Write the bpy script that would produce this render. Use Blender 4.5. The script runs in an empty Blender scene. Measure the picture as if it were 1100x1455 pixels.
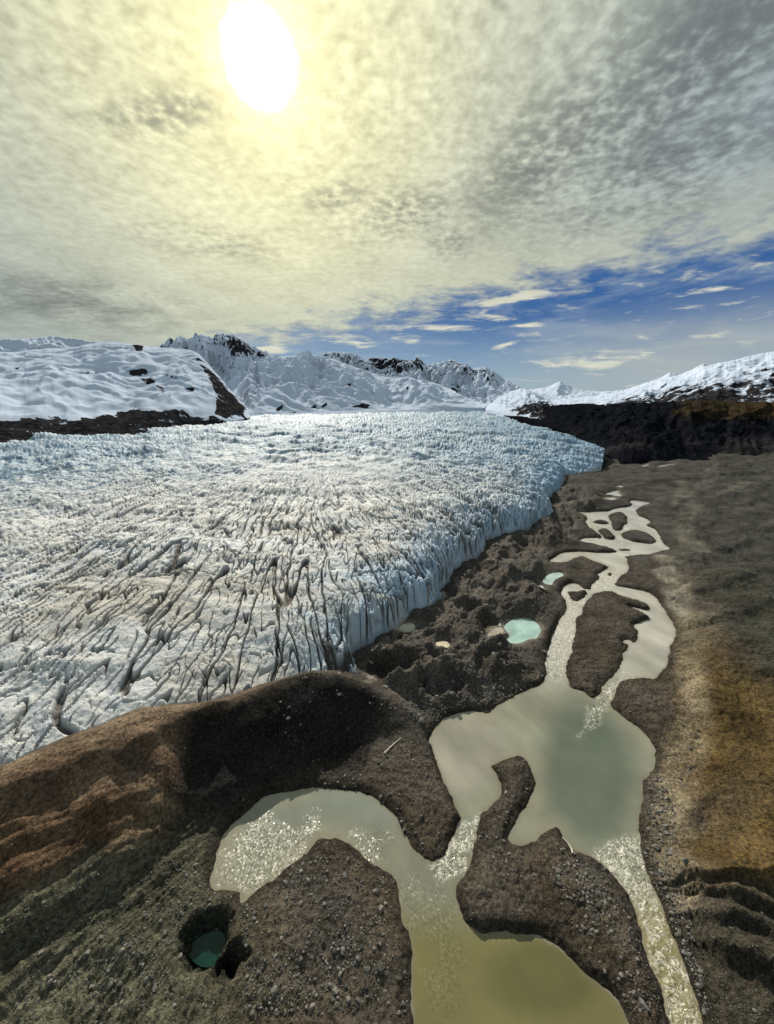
import bpy, math, random
import numpy as np

random.seed(7)
rng = np.random.default_rng(7)
F = np.float32
SC = bpy.context.scene
COL = SC.collection

# ------------------------------------------------------------------ camera model
HC = 150.0                       # height of the viewpoint above the lakes (metres)
PITCH = math.radians(17.0)
FPX, CX, CY = 533.0, 550.0, 727.5
CP, SP = math.cos(PITCH), math.sin(PITCH)

def ray(px, py):
    x = (px - CX) / FPX
    u = (CY - py) / FPX
    return np.array([x, CP + u * SP, -SP + u * CP])

def at(px, py, z=0.0):
    d = ray(px, py)
    t = (z - HC) / d[2]
    return np.array([d[0] * t, d[1] * t, z])

def at_dist(px, py, dist):
    d = ray(px, py)
    t = dist / math.hypot(d[0], d[1])
    return np.array([d[0] * t, d[1] * t, HC + d[2] * t])

def project(x, y, z):
    dz = z - HC
    f = y * CP - dz * SP
    u = y * SP + dz * CP
    f = np.maximum(f, 1e-3)
    return CX + FPX * x / f, CY - FPX * u / f

def chaikin(p, n=2):
    for _ in range(n):
        q = np.roll(p, -1, 0)
        p = np.stack([p * .75 + q * .25, p * .25 + q * .75], 1).reshape(-1, 2)
    return p.astype(F)

def ground(poly, z=0.0):
    return np.array([at(p[0], p[1], p[2] if len(p) > 2 else z)[:2] for p in poly], dtype=F)

# ------------------------------------------------------------------ noise
_perm = rng.permutation(256).astype(np.int32)
_perm = np.concatenate([_perm, _perm, _perm])
_ang = rng.random(256) * 2 * math.pi
_gx, _gy = np.cos(_ang).astype(F), np.sin(_ang).astype(F)

def perlin(x, y, seed=0):
    x = np.asarray(x, dtype=F) + F(seed * 17.31)
    y = np.asarray(y, dtype=F) + F(seed * 9.77)
    xi, yi = np.floor(x).astype(np.int32), np.floor(y).astype(np.int32)
    fx, fy = x - xi, y - yi
    xi &= 255; yi &= 255
    u = fx * fx * fx * (fx * (fx * 6 - 15) + 10)
    v = fy * fy * fy * (fy * (fy * 6 - 15) + 10)
    def g(ix, iy, dx, dy):
        h = _perm[_perm[ix] + iy] & 255
        return _gx[h] * dx + _gy[h] * dy
    n00 = g(xi, yi, fx, fy); n10 = g(xi + 1, yi, fx - 1, fy)
    n01 = g(xi, yi + 1, fx, fy - 1); n11 = g(xi + 1, yi + 1, fx - 1, fy - 1)
    a = n00 + u * (n10 - n00); b = n01 + u * (n11 - n01)
    return (a + v * (b - a)) * F(1.5)

def fbm(x, y, o=4, seed=0, gain=0.5):
    s = 0; a = 1.0; f = 1.0
    for k in range(o):
        s = s + a * perlin(x * f, y * f, seed + k * 3)
        a *= gain; f *= 2.03
    return s

def ridged(x, y, o=4, seed=0, gain=0.5):
    s = 0; a = 1.0; f = 1.0; t = 0
    for k in range(o):
        s = s + a * (1 - np.abs(perlin(x * f, y * f, seed + k * 3)) * 2)
        t += a; a *= gain; f *= 2.07
    return s / t

_rw = rng.random((512, 4)).astype(F)
def worley(x, y, seed=0):
    """cell noise: nearest and second distance, a random value per cell and the offset from its point."""
    x = np.asarray(x, dtype=F); y = np.asarray(y, dtype=F)
    xi, yi = np.floor(x).astype(np.int32), np.floor(y).astype(np.int32)
    f1 = np.full(x.shape, 9, dtype=F); f2 = f1.copy(); h1 = np.zeros(x.shape, dtype=np.int32); ox = f1 * 0; oy = f1 * 0
    for j in (-1, 0, 1):
        for i in (-1, 0, 1):
            a, b = xi + i, yi + j
            h = _perm[(_perm[(a + seed * 31) & 255] + b + seed * 7) & 255]
            dx = a + _rw[h, 0] - x; dy = b + _rw[h, 1] - y
            d = dx * dx + dy * dy
            k = d < f1
            f2 = np.where(k, f1, np.minimum(f2, d)); f1 = np.where(k, d, f1)
            h1 = np.where(k, h, h1); ox = np.where(k, dx, ox); oy = np.where(k, dy, oy)
    return np.sqrt(f1), np.sqrt(f2), _rw[h1, 2], ox, oy, _rw[h1, 3]

def sat(x): return np.clip(x, 0, 1)
def sstep(a, b, x):
    t = sat((x - a) / (b - a)); return t * t * (3 - 2 * t)
def smax(a, b, k):
    h = sat(0.5 + 0.5 * (a - b) / k)
    return b + (a - b) * h + k * h * (1 - h)
def mixc(c, d, t):
    return c + (np.asarray(d, dtype=F) - c) * t[..., None]

# ------------------------------------------------------------------ distances
def sdf(x, y, poly, lim=80.0):
    """signed distance to a closed polygon, negative inside; beyond lim it is just lim."""
    out = np.full(x.shape, lim, dtype=F)
    m = (x > poly[:, 0].min() - lim) & (x < poly[:, 0].max() + lim) & (y > poly[:, 1].min() - lim) & (y < poly[:, 1].max() + lim)
    if not m.any(): return out
    px, py = x[m].astype(F), y[m].astype(F)
    d2 = np.full(px.shape, lim * lim, dtype=F); ins = np.zeros(px.shape, dtype=bool)
    n = len(poly)
    for i in range(n):
        ax, ay = poly[i]; bx, by = poly[(i + 1) % n]
        ex, ey = bx - ax, by - ay
        wx, wy = px - ax, py - ay
        t = np.clip((wx * ex + wy * ey) / (ex * ex + ey * ey + 1e-9), 0, 1)
        dx, dy = wx - ex * t, wy - ey * t
        np.minimum(d2, dx * dx + dy * dy, out=d2)
        if ay != by:
            c = ((ay > py) != (by > py)) & (px < ex * (py - ay) / (by - ay) + ax)
            ins ^= c
    d = np.sqrt(d2)
    out[m] = np.where(ins, -d, d)
    return out

def line_dist(x, y, pts, vals, lim=200.0):
    """distance to an open polyline, side (+ left of travel), interpolated values, all for the nearest point."""
    best = np.full(x.shape, lim, dtype=F); side = np.ones(x.shape, dtype=F)
    vo = [np.full(x.shape, v, dtype=F) for v in vals[0]]
    m = (x > pts[:, 0].min() - lim) & (x < pts[:, 0].max() + lim) & (y > pts[:, 1].min() - lim) & (y < pts[:, 1].max() + lim)
    px, py = x[m], y[m]
    b = best[m]; s = side[m]; vv = [v[m] for v in vo]
    for i in range(len(pts) - 1):
        ax, ay = pts[i]; bx, by = pts[i + 1]
        ex, ey = bx - ax, by - ay
        wx, wy = px - ax, py - ay
        t = np.clip((wx * ex + wy * ey) / (ex * ex + ey * ey + 1e-9), 0, 1)
        d = np.hypot(wx - ex * t, wy - ey * t)
        k = d < b
        b = np.where(k, d, b)
        s = np.where(k, np.sign(ex * wy - ey * wx), s)
        for q in range(len(vv)):
            vv[q] = np.where(k, vals[i][q] + (vals[i + 1][q] - vals[i][q]) * t, vv[q])
    best[m] = b; side[m] = s
    for q in range(len(vo)): vo[q][m] = vv[q]
    return best, side, vo

# ------------------------------------------------------------------ mesh helpers
def link(name, me, mat=None, kind=None, label=None, cat=None, group=None, parent=None):
    o = bpy.data.objects.new(name, me); COL.objects.link(o)
    if mat: me.materials.append(mat)
    if kind: o['kind'] = kind
    if label: o['label'] = label
    if cat: o['category'] = cat
    if group: o['group'] = group
    if parent: o.parent = parent
    return o

def mesh_np(name, V, Q, attrs=None, smooth=True):
    V = np.ascontiguousarray(V, dtype=F); Q = np.ascontiguousarray(Q, dtype=np.int32)
    k = Q.shape[1]
    me = bpy.data.meshes.new(name)
    me.vertices.add(len(V)); me.vertices.foreach_set('co', V.ravel())
    me.loops.add(Q.size); me.loops.foreach_set('vertex_index', Q.ravel())
    me.polygons.add(len(Q))
    me.polygons.foreach_set('loop_start', np.arange(0, Q.size, k, dtype=np.int32))
    me.polygons.foreach_set('loop_total', np.full(len(Q), k, dtype=np.int32))
    me.polygons.foreach_set('use_smooth', np.full(len(Q), smooth, dtype=bool))
    for nm, c in (attrs or {}).items():
        a = me.color_attributes.new(nm, 'FLOAT_COLOR', 'POINT')
        c4 = np.ones((len(V), 4), dtype=F); c4[:, :c.shape[1]] = c
        a.data.foreach_set('color', c4.ravel())
    me.update(calc_edges=True); me.validate()
    return me

def grid_faces(nr, nc):
    i = np.arange(nr * nc, dtype=np.int32).reshape(nr, nc)
    return np.stack([i[:-1, :-1], i[:-1, 1:], i[1:, 1:], i[1:, :-1]], -1).reshape(-1, 4)

def sub_mesh(name, V, Q, keep, attrs):
    Q = Q[keep]
    used = np.zeros(len(V), dtype=bool); used[Q.ravel()] = True
    remap = np.cumsum(used) - 1
    return mesh_np(name, V[used], remap[Q], {k: a[used] for k, a in attrs.items()})

def fan(az0, az1, n, r):
    a = np.radians(np.linspace(az0, az1, n)).astype(F)
    R, A = np.meshgrid(r.astype(F), a, indexing='ij')
    return R * np.sin(A), R * np.cos(A)

# ------------------------------------------------------------------ material helpers
class NT:
    def __init__(self, tree): self.t = tree; self.n = tree.nodes; self.l = tree.links
    def new(self, typ, **kw):
        x = self.n.new(typ)
        for k, v in kw.items(): setattr(x, k, v)
        return x
    def put(self, sock, v):
        if isinstance(v, bpy.types.NodeSocket): self.l.new(v, sock)
        elif v is not None:
            try: sock.default_value = v
            except Exception: sock.default_value = (*v, 1.0)
    def math(self, op, a, b=None, c=None, clamp=False):
        x = self.new('ShaderNodeMath', operation=op, use_clamp=clamp)
        for s, v in zip(x.inputs, (a, b, c)): self.put(s, v)
        return x.outputs[0]
    def vmath(self, op, a, b=None):
        x = self.new('ShaderNodeVectorMath', operation=op)
        self.put(x.inputs[0], a)
        if b is not None: self.put(x.inputs[1], b)
        return x.outputs['Value'] if op in ('DOT_PRODUCT', 'LENGTH', 'DISTANCE') else x.outputs[0]
    def noise(self, vec, scale, detail=3.0, rough=0.5, dist=0.0):
        x = self.new('ShaderNodeTexNoise'); self.put(x.inputs['Vector'], vec)
        x.inputs['Scale'].default_value = scale; x.inputs['Detail'].default_value = detail
        x.inputs['Roughness'].default_value = rough; x.inputs['Distortion'].default_value = dist
        return x.outputs[0]
    def voro(self, vec, scale, feature='F1', out='Distance'):
        x = self.new('ShaderNodeTexVoronoi', feature=feature); self.put(x.inputs['Vector'], vec)
        x.inputs['Scale'].default_value = scale
        return x.outputs[out]
    def rng(self, v, a, b, c=0.0, d=1.0, smooth=True):
        x = self.new('ShaderNodeMapRange', interpolation_type='SMOOTHSTEP' if smooth else 'LINEAR')
        self.put(x.inputs[0], v)
        for s, q in zip(x.inputs[1:5], (a, b, c, d)): self.put(s, q)
        return x.outputs[0]
    def mix(self, f, a, b, blend='MIX'):
        x = self.new('ShaderNodeMix', data_type='RGBA', blend_type=blend)
        self.put(x.inputs[0], f); self.put(x.inputs[6], a); self.put(x.inputs[7], b)
        return x.outputs[2]
    def scale(self, vec, s):
        x = self.new('ShaderNodeVectorMath', operation='MULTIPLY'); self.put(x.inputs[0], vec); x.inputs[1].default_value = s
        return x.outputs[0]
    def attr(self, name, out='Color'):
        return self.new('ShaderNodeAttribute', attribute_name=name).outputs[out]
    def bump(self, h, dist, strength=1.0, normal=None):
        x = self.new('ShaderNodeBump'); self.put(x.inputs['Height'], h)
        x.inputs['Distance'].default_value = dist; self.put(x.inputs['Strength'], strength)
        if normal is not None: self.put(x.inputs['Normal'], normal)
        return x.outputs[0]

def material(name):
    m = bpy.data.materials.new(name); m.use_nodes = True
    t = NT(m.node_tree)
    b = m.node_tree.nodes['Principled BSDF']
    pos = t.new('ShaderNodeNewGeometry').outputs['Position']
    return m, t, b, pos

def rgb(*c): return tuple(c) + (1.0,)

def mat_ground():
    m, t, b, p = material('moraine_gravel')
    col = t.attr('Col'); peb = t.attr('Mask', 'Vector')
    sep = t.new('ShaderNodeSeparateXYZ'); t.put(sep.inputs[0], peb)
    n1 = t.noise(p, 0.05, 4, 0.62); n2 = t.noise(p, 0.9, 4, 0.68)
    c = t.mix(1.0, col, t.mix(t.rng(n1, .3, .7), rgb(.72, .70, .69), rgb(1.28, 1.27, 1.24)), 'MULTIPLY')
    c = t.mix(1.0, c, t.mix(t.rng(n2, .3, .7), rgb(.42, .42, .42), rgb(1.6, 1.59, 1.55)), 'MULTIPLY')
    vn = t.new('ShaderNodeTexVoronoi', feature='F1'); t.put(vn.inputs['Vector'], p); vn.inputs['Scale'].default_value = 1.9
    v, vd = vn.outputs['Color'], vn.outputs['Distance']
    bw = t.new('ShaderNodeSeparateColor'); t.put(bw.inputs[0], v)
    stone = t.math('MULTIPLY', t.rng(bw.outputs[0], .62, .95), t.rng(vd, .42, .25))
    c = t.mix(t.math('MULTIPLY', stone, t.math('MULTIPLY', sep.outputs[0], 0.75)), c, t.mix(bw.outputs[1], rgb(.10, .095, .085), rgb(.30, .285, .25)))
    t.put(b.inputs['Base Color'], c)
    b.inputs['Roughness'].default_value = 0.9; b.inputs['Specular IOR Level'].default_value = 0.06
    h2 = t.bump(t.noise(p, 0.25, 6, 0.68), 2.6, 0.85)
    h3 = t.bump(t.math('MULTIPLY', t.rng(vd, .5, .1), t.rng(bw.outputs[0], .2, .9)), 0.5, t.math('MULTIPLY', sep.outputs[0], 0.9), h2)
    t.put(b.inputs['Normal'], h3)
    return m

def mat_ice():
    m, t, b, p = material('glacier_ice')
    col = t.attr('Col')
    n1 = t.noise(p, 0.12, 5, 0.6); n2 = t.noise(p, 0.55, 5, 0.7)
    c = t.mix(1.0, col, t.mix(t.rng(n1, .3, .7), rgb(.86, .88, .92), rgb(1.06, 1.04, 1.0)), 'MULTIPLY')
    c = t.mix(t.math('MULTIPLY', t.rng(n2, .60, .72), t.attr('Mask')), c, rgb(.16, .14, .11))
    t.put(b.inputs['Base Color'], c)
    b.inputs['Roughness'].default_value = 0.6; b.inputs['Specular IOR Level'].default_value = 0.12
    h1 = t.bump(n1, 3.0, 0.5)
    t.put(b.inputs['Normal'], t.bump(n2, 1.1, 0.7, h1))
    return m

def mat_mountain():
    m, t, b, p = material('mountain_snow_and_rock')
    col = t.attr('Col'); msk = t.attr('Mask', 'Vector')
    sep = t.new('ShaderNodeSeparateXYZ'); t.put(sep.inputs[0], msk)     # x rock amount, y brush amount
    n1 = t.noise(p, 0.012, 8, 0.68); n2 = t.noise(p, 0.05, 6, 0.7)
    e = t.math('ADD', t.math('MULTIPLY', t.math('SUBTRACT', n1, .5), 1.15), t.math('MULTIPLY', t.math('SUBTRACT', n2, .5), .8))
    r = t.rng(t.math('ADD', sep.outputs[0], e), .44, .56)
    rock = t.mix(t.rng(n2, .35, .7), rgb(.008, .009, .013), rgb(.045, .042, .043))
    c = t.mix(r, t.mix(1.0, col, t.mix(n1, rgb(.95, .96, .98), rgb(1.04, 1.03, 1.01)), 'MULTIPLY'), rock)
    c = t.mix(sep.outputs[1], c, t.mix(1.0, col, t.mix(t.rng(n2, .3, .7), rgb(.4, .4, .4), rgb(1.7, 1.6, 1.5)), 'MULTIPLY'))
    t.put(b.inputs['Base Color'], c)
    b.inputs['Roughness'].default_value = 0.9; b.inputs['Specular IOR Level'].default_value = 0.0
    rough = t.math('ADD', t.math('MULTIPLY', r, .8), .2)
    h1 = t.bump(t.noise(p, 0.010, 6, 0.5), 12.0, 0.45)
    t.put(b.inputs['Normal'], t.bump(n2, 9.0, rough, h1))
    return m

def mat_water(name='silty_water'):
    m, t, b, p = material(name)
    col = t.attr('Col'); msk = t.attr('Mask', 'Vector')
    sep = t.new('ShaderNodeSeparateXYZ'); t.put(sep.inputs[0], msk)     # x ripple, y foam
    n0 = t.noise(p, 0.045, 4, 0.6)
    c = t.mix(1.0, col, t.mix(t.rng(n0, .3, .7), rgb(.9, .9, .9), rgb(1.1, 1.1, 1.1)), 'MULTIPLY')
    fo = t.noise(t.scale(p, (1.0, .8, 1.0)), 0.55, 6, 0.72, 1.6)
    fm = t.math('MULTIPLY', t.rng(fo, .44, .66), sep.outputs[1])
    c = t.mix(fm, c, rgb(.62, .6, .52))
    t.put(b.inputs['Base Color'], c)
    b.inputs['IOR'].default_value = 1.33
    t.put(b.inputs['Roughness'], t.math('ADD', t.math('MULTIPLY', fm, .5), t.math('ADD', t.math('MULTIPLY', sep.outputs[0], .36), .05)))
    rip = t.noise(p, 1.9, 2, 0.6); big = t.noise(t.scale(p, (.9, 1.15, 1.0)), 0.5, 4, 0.6, 1.0)
    h0 = t.bump(rip, 0.05, 0.25)
    vn = t.new('ShaderNodeTexVoronoi', feature='F1'); t.put(vn.inputs['Vector'], p); vn.inputs['Scale'].default_value = 2.1
    off = t.vmath('MULTIPLY', t.vmath('SUBTRACT', vn.outputs['Color'], (.5, .5, .5)), (.52, .52, 0.0))
    scl = t.new('ShaderNodeVectorMath', operation='SCALE'); t.put(scl.inputs[0], off); t.put(scl.inputs['Scale'], sep.outputs[0])
    h1 = t.vmath('NORMALIZE', t.vmath('ADD', h0, scl.outputs[0]))
    t.put(b.inputs['Normal'], t.bump(big, 1.5, t.math('MULTIPLY', sep.outputs[1], .6), h1))
    return m

def mat_stone():
    m, t, b, p = material('boulder_stone')
    r = t.new('ShaderNodeObjectInfo').outputs['Random']
    n = t.noise(p, 1.7, 5, 0.65)
    c = t.mix(t.rng(n, .3, .7), rgb(.07, .065, .06), rgb(.24, .225, .2))
    c = t.mix(t.math('MULTIPLY', r, .6), c, rgb(.13, .115, .095))
    t.put(b.inputs['Base Color'], c); b.inputs['Roughness'].default_value = .85
    t.put(b.inputs['Normal'], t.bump(n, .2, .7))
    return m

def mat_gravel():
    m, t, b, p = material('loose_stone')
    t.put(b.inputs['Base Color'], t.mix(1.0, t.attr('Col'), t.mix(t.rng(t.noise(p, 2.0, 4, .6), .3, .7), rgb(.7, .7, .7), rgb(1.3, 1.3, 1.3)), 'MULTIPLY'))
    b.inputs['Roughness'].default_value = .85
    return m

def mat_wood():
    m, t, b, p = material('bleached_wood')
    n = t.noise(t.scale(p, (1, 1, 1)), 3.0, 5, .6)
    t.put(b.inputs['Base Color'], t.mix(n, rgb(.36, .33, .28), rgb(.62, .58, .5)))
    b.inputs['Roughness'].default_value = .8
    t.put(b.inputs['Normal'], t.bump(n, .05, .8))
    return m

M_GROUND, M_ICE, M_MTN, M_WATER, M_STONE, M_GRAVEL, M_WOOD = mat_ground(), mat_ice(), mat_mountain(), mat_water(), mat_stone(), mat_gravel(), mat_wood()

# ------------------------------------------------------------------ plan of the place (outlines traced on the ground)
LOWER = [(380,1130),(404,1126),(440,1121),(490,1119),(520,1127),(545,1143),(565,1162),(578,1185),(588,1203),(598,1216),(616,1227),
 (636,1204),(654,1160),(682,1159),(680,1171),(673,1201),(665,1240),(646,1266),(650,1289),(659,1312),(691,1326),(730,1326),(765,1335),
 (795,1352),(820,1375),(850,1400),(877,1424),(890,1450),(905,1490),(920,1600),(600,1600),(592,1475),(590,1434),(588,1400),(588,1344),
 (574,1316),(563,1280),(560,1254),(548,1236),(526,1226),(504,1208),(484,1192),(456,1186),(440,1205),(422,1224),(400,1242),(374,1258),
 (348,1284),(342,1282),(340,1267),(320,1263),(300,1264),(299,1245),(308,1216),(322,1182),(352,1152)]
UPPER = [(655,1162),(645,1141),(626,1099),(615,1071),(608,1048),(622,1027),(650,1013),(670,1010),(694,1015),(703,1006),(738,988),
 (765,974),(774,968),(780,954),(775,938),(777,911),(782,900),(789,894),(797,881),(804,867),(805,859),(803,851),(796,844),(795,837),(800,832),
 (811,828),(822,830),(829,837),(841,838),(839,833),(844,828),(852,821),(849,815),(854,813),(867,807),(860,803),(848,798),(835,794),
 (827,789),(819,792),(808,798),(794,800),(785,800),(781,796),(788,791),(800,785),(816,783),(835,785),(861,786),(878,785),(870,780),
 (848,775),(824,769),(827,765),(845,764),(855,766),(851,759),(839,750),(831,743),(835,737),(832,732),(818,727),(835,729),(848,727),
 (864,727),(877,722),(896,720),(899,716),(894,713),(897,711),(909,712),(928,715),(915,718),(902,725),(905,731),(913,735),(925,741),
 (917,747),(928,750),(934,756),(944,774),(953,780),(937,783),(918,788),(886,790),(893,796),(894,812),(883,818),(875,828),(874,832),
 (896,836),(918,840),(931,848),(936,854),(942,865),(953,878),(959,892),(961,905),(957,914),(949,916),(951,935),(950,946),(939,955),
 (928,965),(920,963),(898,963),(887,965),(882,971),(871,990),(865,1002),(886,1020),(909,1036),(925,1055),(933,1076),(928,1099),
 (911,1115),(914,1127),(909,1150),(907,1169),(907,1192),(911,1220),(921,1247),(932,1275),(946,1308),(960,1345),(974,1377),(986,1410),
 (995,1437),(1012,1490),(1040,1600),(985,1600),(960,1490),(946,1437),(939,1410),(928,1377),(918,1349),(909,1317),(900,1284),(881,1261),(867,1243),
 (853,1229),(835,1215),(816,1208),(806,1198),(798,1182),(789,1180),(775,1189),(758,1199),(738,1199),(719,1194),(721,1182),(733,1171),
 (752,1145),(752,1134),(758,1106),(749,1083),(740,1073),(724,1080),(707,1084),(695,1084),(703,1094),(714,1115),(712,1131),(698,1150),
 (682,1159),(680,1171),(660,1171)]
ISLANDS = [
 ([(811,978),(816,979),(828,982),(837,990),(844,993),(852,986),(857,976),(868,963),(880,952),(885,941),(884,930),(893,922),(895,916),
   (887,914),(889,910),(898,910),(902,914),(909,903),(906,896),(898,889),(906,885),(923,881),(923,878),(912,871),(893,863),(898,862),
   (917,867),(924,865),(920,859),(904,852),(882,847),(871,841),(860,840),(844,844),(835,852),(829,862),(829,873),(822,875),(815,882),
   (818,895),(815,911),(810,930),(805,944),(805,955),(807,968)], 'long brown gravel island with ragged right shore between the two river branches'),
 ([(805,841),(816,841),(830,839),(837,841),(827,852),(819,855),(810,852)], 'small dark islet in the narrow left branch just above the long brown island'),
 ([(864,732),(877,727),(890,731),(893,742),(885,748),(888,752),(877,755),(869,750),(870,742),(865,737)], 'dark lumpy island in the middle of the upstream braid'),
 ([(840,742),(851,739),(867,742),(862,746),(846,744)], 'thin dark sandbar at the left side of the upstream braid'),
 ([(847,752),(858,751),(867,754),(878,767),(861,767),(855,762)], 'slanting wedge-shaped gravel bar at the left of the upstream braid'),
 ([(880,758),(902,751),(921,758),(934,767),(932,773),(918,773),(899,770),(888,766)], 'oval dark gravel island at the right of the upstream braid'),
 ([(877,780),(896,780),(896,783),(880,783)], 'sliver of dark sandbar in the wide pale reach below the braid'),
 ([(862,815),(869,813),(871,817),(865,819)], 'tiny dark islet alone in the pale channel below the wide reach'),
]
PONDS = [
 ('pond', [(714,889),(726,881),(740,878),(756,880),(767,889),(767,900),(762,908),(751,908),(740,915),(726,914),(720,908),(726,904),(718,896)], 2.0, (.30,.44,.41), 'bright turquoise round pond in the moraine beside the long island'),
 ('pond', [(691,904),(700,893),(711,890),(716,896),(712,901),(700,906)], 2.2, (.34,.31,.26), 'pale muddy puddle touching the left of the turquoise round pond'),
 ('pond', [(770,825),(781,815),(797,813),(803,818),(789,822),(785,832),(773,829)], 2.0, (.34,.43,.41), 'pale blue-green pond below the river bend at the top of the moraine'),
 ('pond', [(760,835),(767,830),(774,835),(770,839),(762,838)], 2.0, (.5,.52,.48), 'little white pond just left of the pale blue-green pond'),
 ('pond', [(565,893),(575,886),(585,884),(590,890),(586,897),(574,899)], 3.0, (.46,.43,.33), 'cream coloured kettle pond close under the ice front'),
 ('pond', [(619,914),(628,910),(638,911),(642,918),(634,921),(623,918)], 2.6, (.5,.45,.34), 'cream coloured kettle pond in the middle of the grey moraine'),
 ('pond', [(274,1338),(278,1318),(298,1308),(314,1314),(316,1336),(306,1354),(288,1358)], -3.2, (.006,.030,.022), 'dark green pond deep in a pit in the near gravel'),
 ('pond', [(853,708),(866,707),(875,707),(874,711),(858,711)], 1.2, (.42,.4,.36), 'lower of the little pale ponds above the braid'),
 ('pond', [(858,704),(867,699),(880,697),(877,700),(886,705),(877,706),(866,703)], 1.2, (.42,.4,.36), 'middle and largest of the little pale ponds above the braid'),
 ('pond', [(872,691),(886,690),(886,692.5),(874,693)], 1.2, (.42,.4,.36), 'uppermost thin pale pond above the braid'),
 ('stream', [(902,665),(918,660),(922,660.5),(912,665)], 1.0, (.42,.4,.36), 'left pale streak of stream on the far plain'),
 ('stream', [(931,664),(947,659.5),(962,660.5),(950,662),(938,665)], 1.0, (.42,.4,.36), 'right pale streak of stream on the far plain'),
]
MORAINE = [(520,975),(508,930),(552,889),(620,843),(690,778),(775,735),(800,690),(845,695),(850,720),(825,760),(800,780),(775,800),(800,850),
 (775,920),(770,968),(735,990),(690,1012),(640,1010),(600,1035),(560,1010)]
PITS = [(543,953,11,10),(573,952,11,9),(612,905,7,4),(697,885,11,9),(640,972,10,6),(622,938,8,4),(646,930,6,4),(610,978,9,5),(720,945,6,3.5),(575,872,7,5),
        (608,878,9,4),(700,840,10,4),(660,865,10,4),(740,770,12,5),(715,785,10,5),(560,905,8,4)]
KETTLE = [(293,1330,7.6,7.5),(319,1374,4.6,5.5),(332,1354,3.6,4.0),(350,1358,2.6,2.0)]

G_LOWER, G_UPPER = chaikin(ground(LOWER), 1), chaikin(ground(UPPER), 1)
G_ISL = [chaikin(ground(i[0]), 1) for i in ISLANDS]
G_POND = [chaikin(ground(p[1], p[2]), 2) for p in PONDS]
G_MOR = ground(MORAINE, 4)

# glacier margin: pixel, level, scale length of the ice front
EDGE = [(-500,1330,14,50),(-130,1140,18,70),(18,1080,21,85),(60,1062,22,85),(120,1037,23,80),(180,1013,24,80),(240,1001,24,75),(290,997,21,60),(330,988,20,60),(380,970,20,55),
 (430,956,20,48),(478,955,17,38),(512,964,10,24),(518,955,9,18),(513,944,8,16),(508,930,8,15),(510,917,8,15),(527,903,8,15),(552,889,8,15),(576,867,8,15),(598,858,8,15),(620,843,8,15),
 (640,822,8,15),(655,800,9,15),(690,776,9,15),(697,761,9,15),(722,755,9,15),(760,748,8,15),(776,735,8,22),(790,707,8,24),(794,690,8,26),(800,673,8,30),(840,668,8,40),(878,658,8,50),
 (866,644,16,90),(850,634,22,140),(824,623,30,200),(790,613,40,260),(755,604,48,320),(730,597,54,400),(716,590,58,500)]
E_xy = ground([e[:3] for e in EDGE]); E_v = [(e[2], e[3]) for e in EDGE]
GLACIER = np.concatenate([E_xy, np.array([[900, 4600], [-2600, 4600], [-3500, 1400], [-1500, 400]], dtype=F)])

CREST = [(-420,1265,12,.40),(-120,1140,20,.40),(20,1083,24,.42),(120,1043,25.5,.44),(200,1013,26.5,.46),(250,1006,24.5,.48),(285,1004,23,.68),(320,996,23,.74),(350,984,23,.72),(400,966,23.5,.74),(440,955,23.5,.74),(480,957,20,.74),
 (520,972,14,.7),(555,990,8.5,.55),(600,1020,4,.4)]
C_xy = ground([c[:3] for c in CREST]); C_v = [(c[2], c[3]) for c in CREST]
TERR = [([(-60,1390),(60,1310),(150,1255),(230,1200),(300,1155),(385,1118)], 1.5),
        ([(-60,1350),(20,1295),(120,1235),(220,1180),(300,1140),(395,1112)], 1.4),
        ([(-40,1440),(90,1350),(200,1270),(270,1200),(340,1140)], 1.0),
        ([(-60,1400),(40,1330),(140,1262),(250,1192),(330,1140)], .9), ([(-60,1330),(60,1262),(160,1208),(250,1158)], .9)]

FLANK = [([(-60,1165,18),(20,1132,19.5),(110,1098,20.5),(200,1066,20),(270,1038,18.5),(310,1022,17)], 2.6, 6, 2.2),
         ([(10,1215,10),(90,1180,12),(160,1160,11),(215,1150,9)], 1.6, 5, 2.0), ([(205,1085,15),(235,1110,11),(252,1140,6)], 2.4, 5, 4),
         ([(985,1238,8),(1040,1243,9),(1110,1252,10)], 6.0, 8, 1.8), ([(1000,1262,8),(1050,1276,9),(1120,1290,10)], 5.5, 6, 1.8), ([(1005,1300,7),(1060,1312,8),(1120,1330,9)], 5, 6, 1.8),
         ([(1030,1345,6),(1075,1362,8),(1130,1380,9)], 5, 6, 1.8), ([(955,800,5),(1000,790,7),(1060,765,10)], 1.8, 10, 5), ([(965,845,5),(1010,830,8),(1060,815,10)], 1.8, 10, 5), ([(990,885,6),(1040,870,9),(1090,850,10)], 2.0, 10, 4),
         ([(960,735,5),(1010,725,8),(1090,705,10)], 2.2, 12, 6), ([(900,690,4),(960,680,5),(1080,672,8)], 3.0, 12, 6)]
TRAIL = [[(969,684),(973,694),(968,706),(958,714)], [(996,722),(982,731),(977,748),(969,760),(984,769),(1002,783)], [(947,790),(953,812),(958,838),(962,862)], [(1030,700),(1060,690)]]

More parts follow.
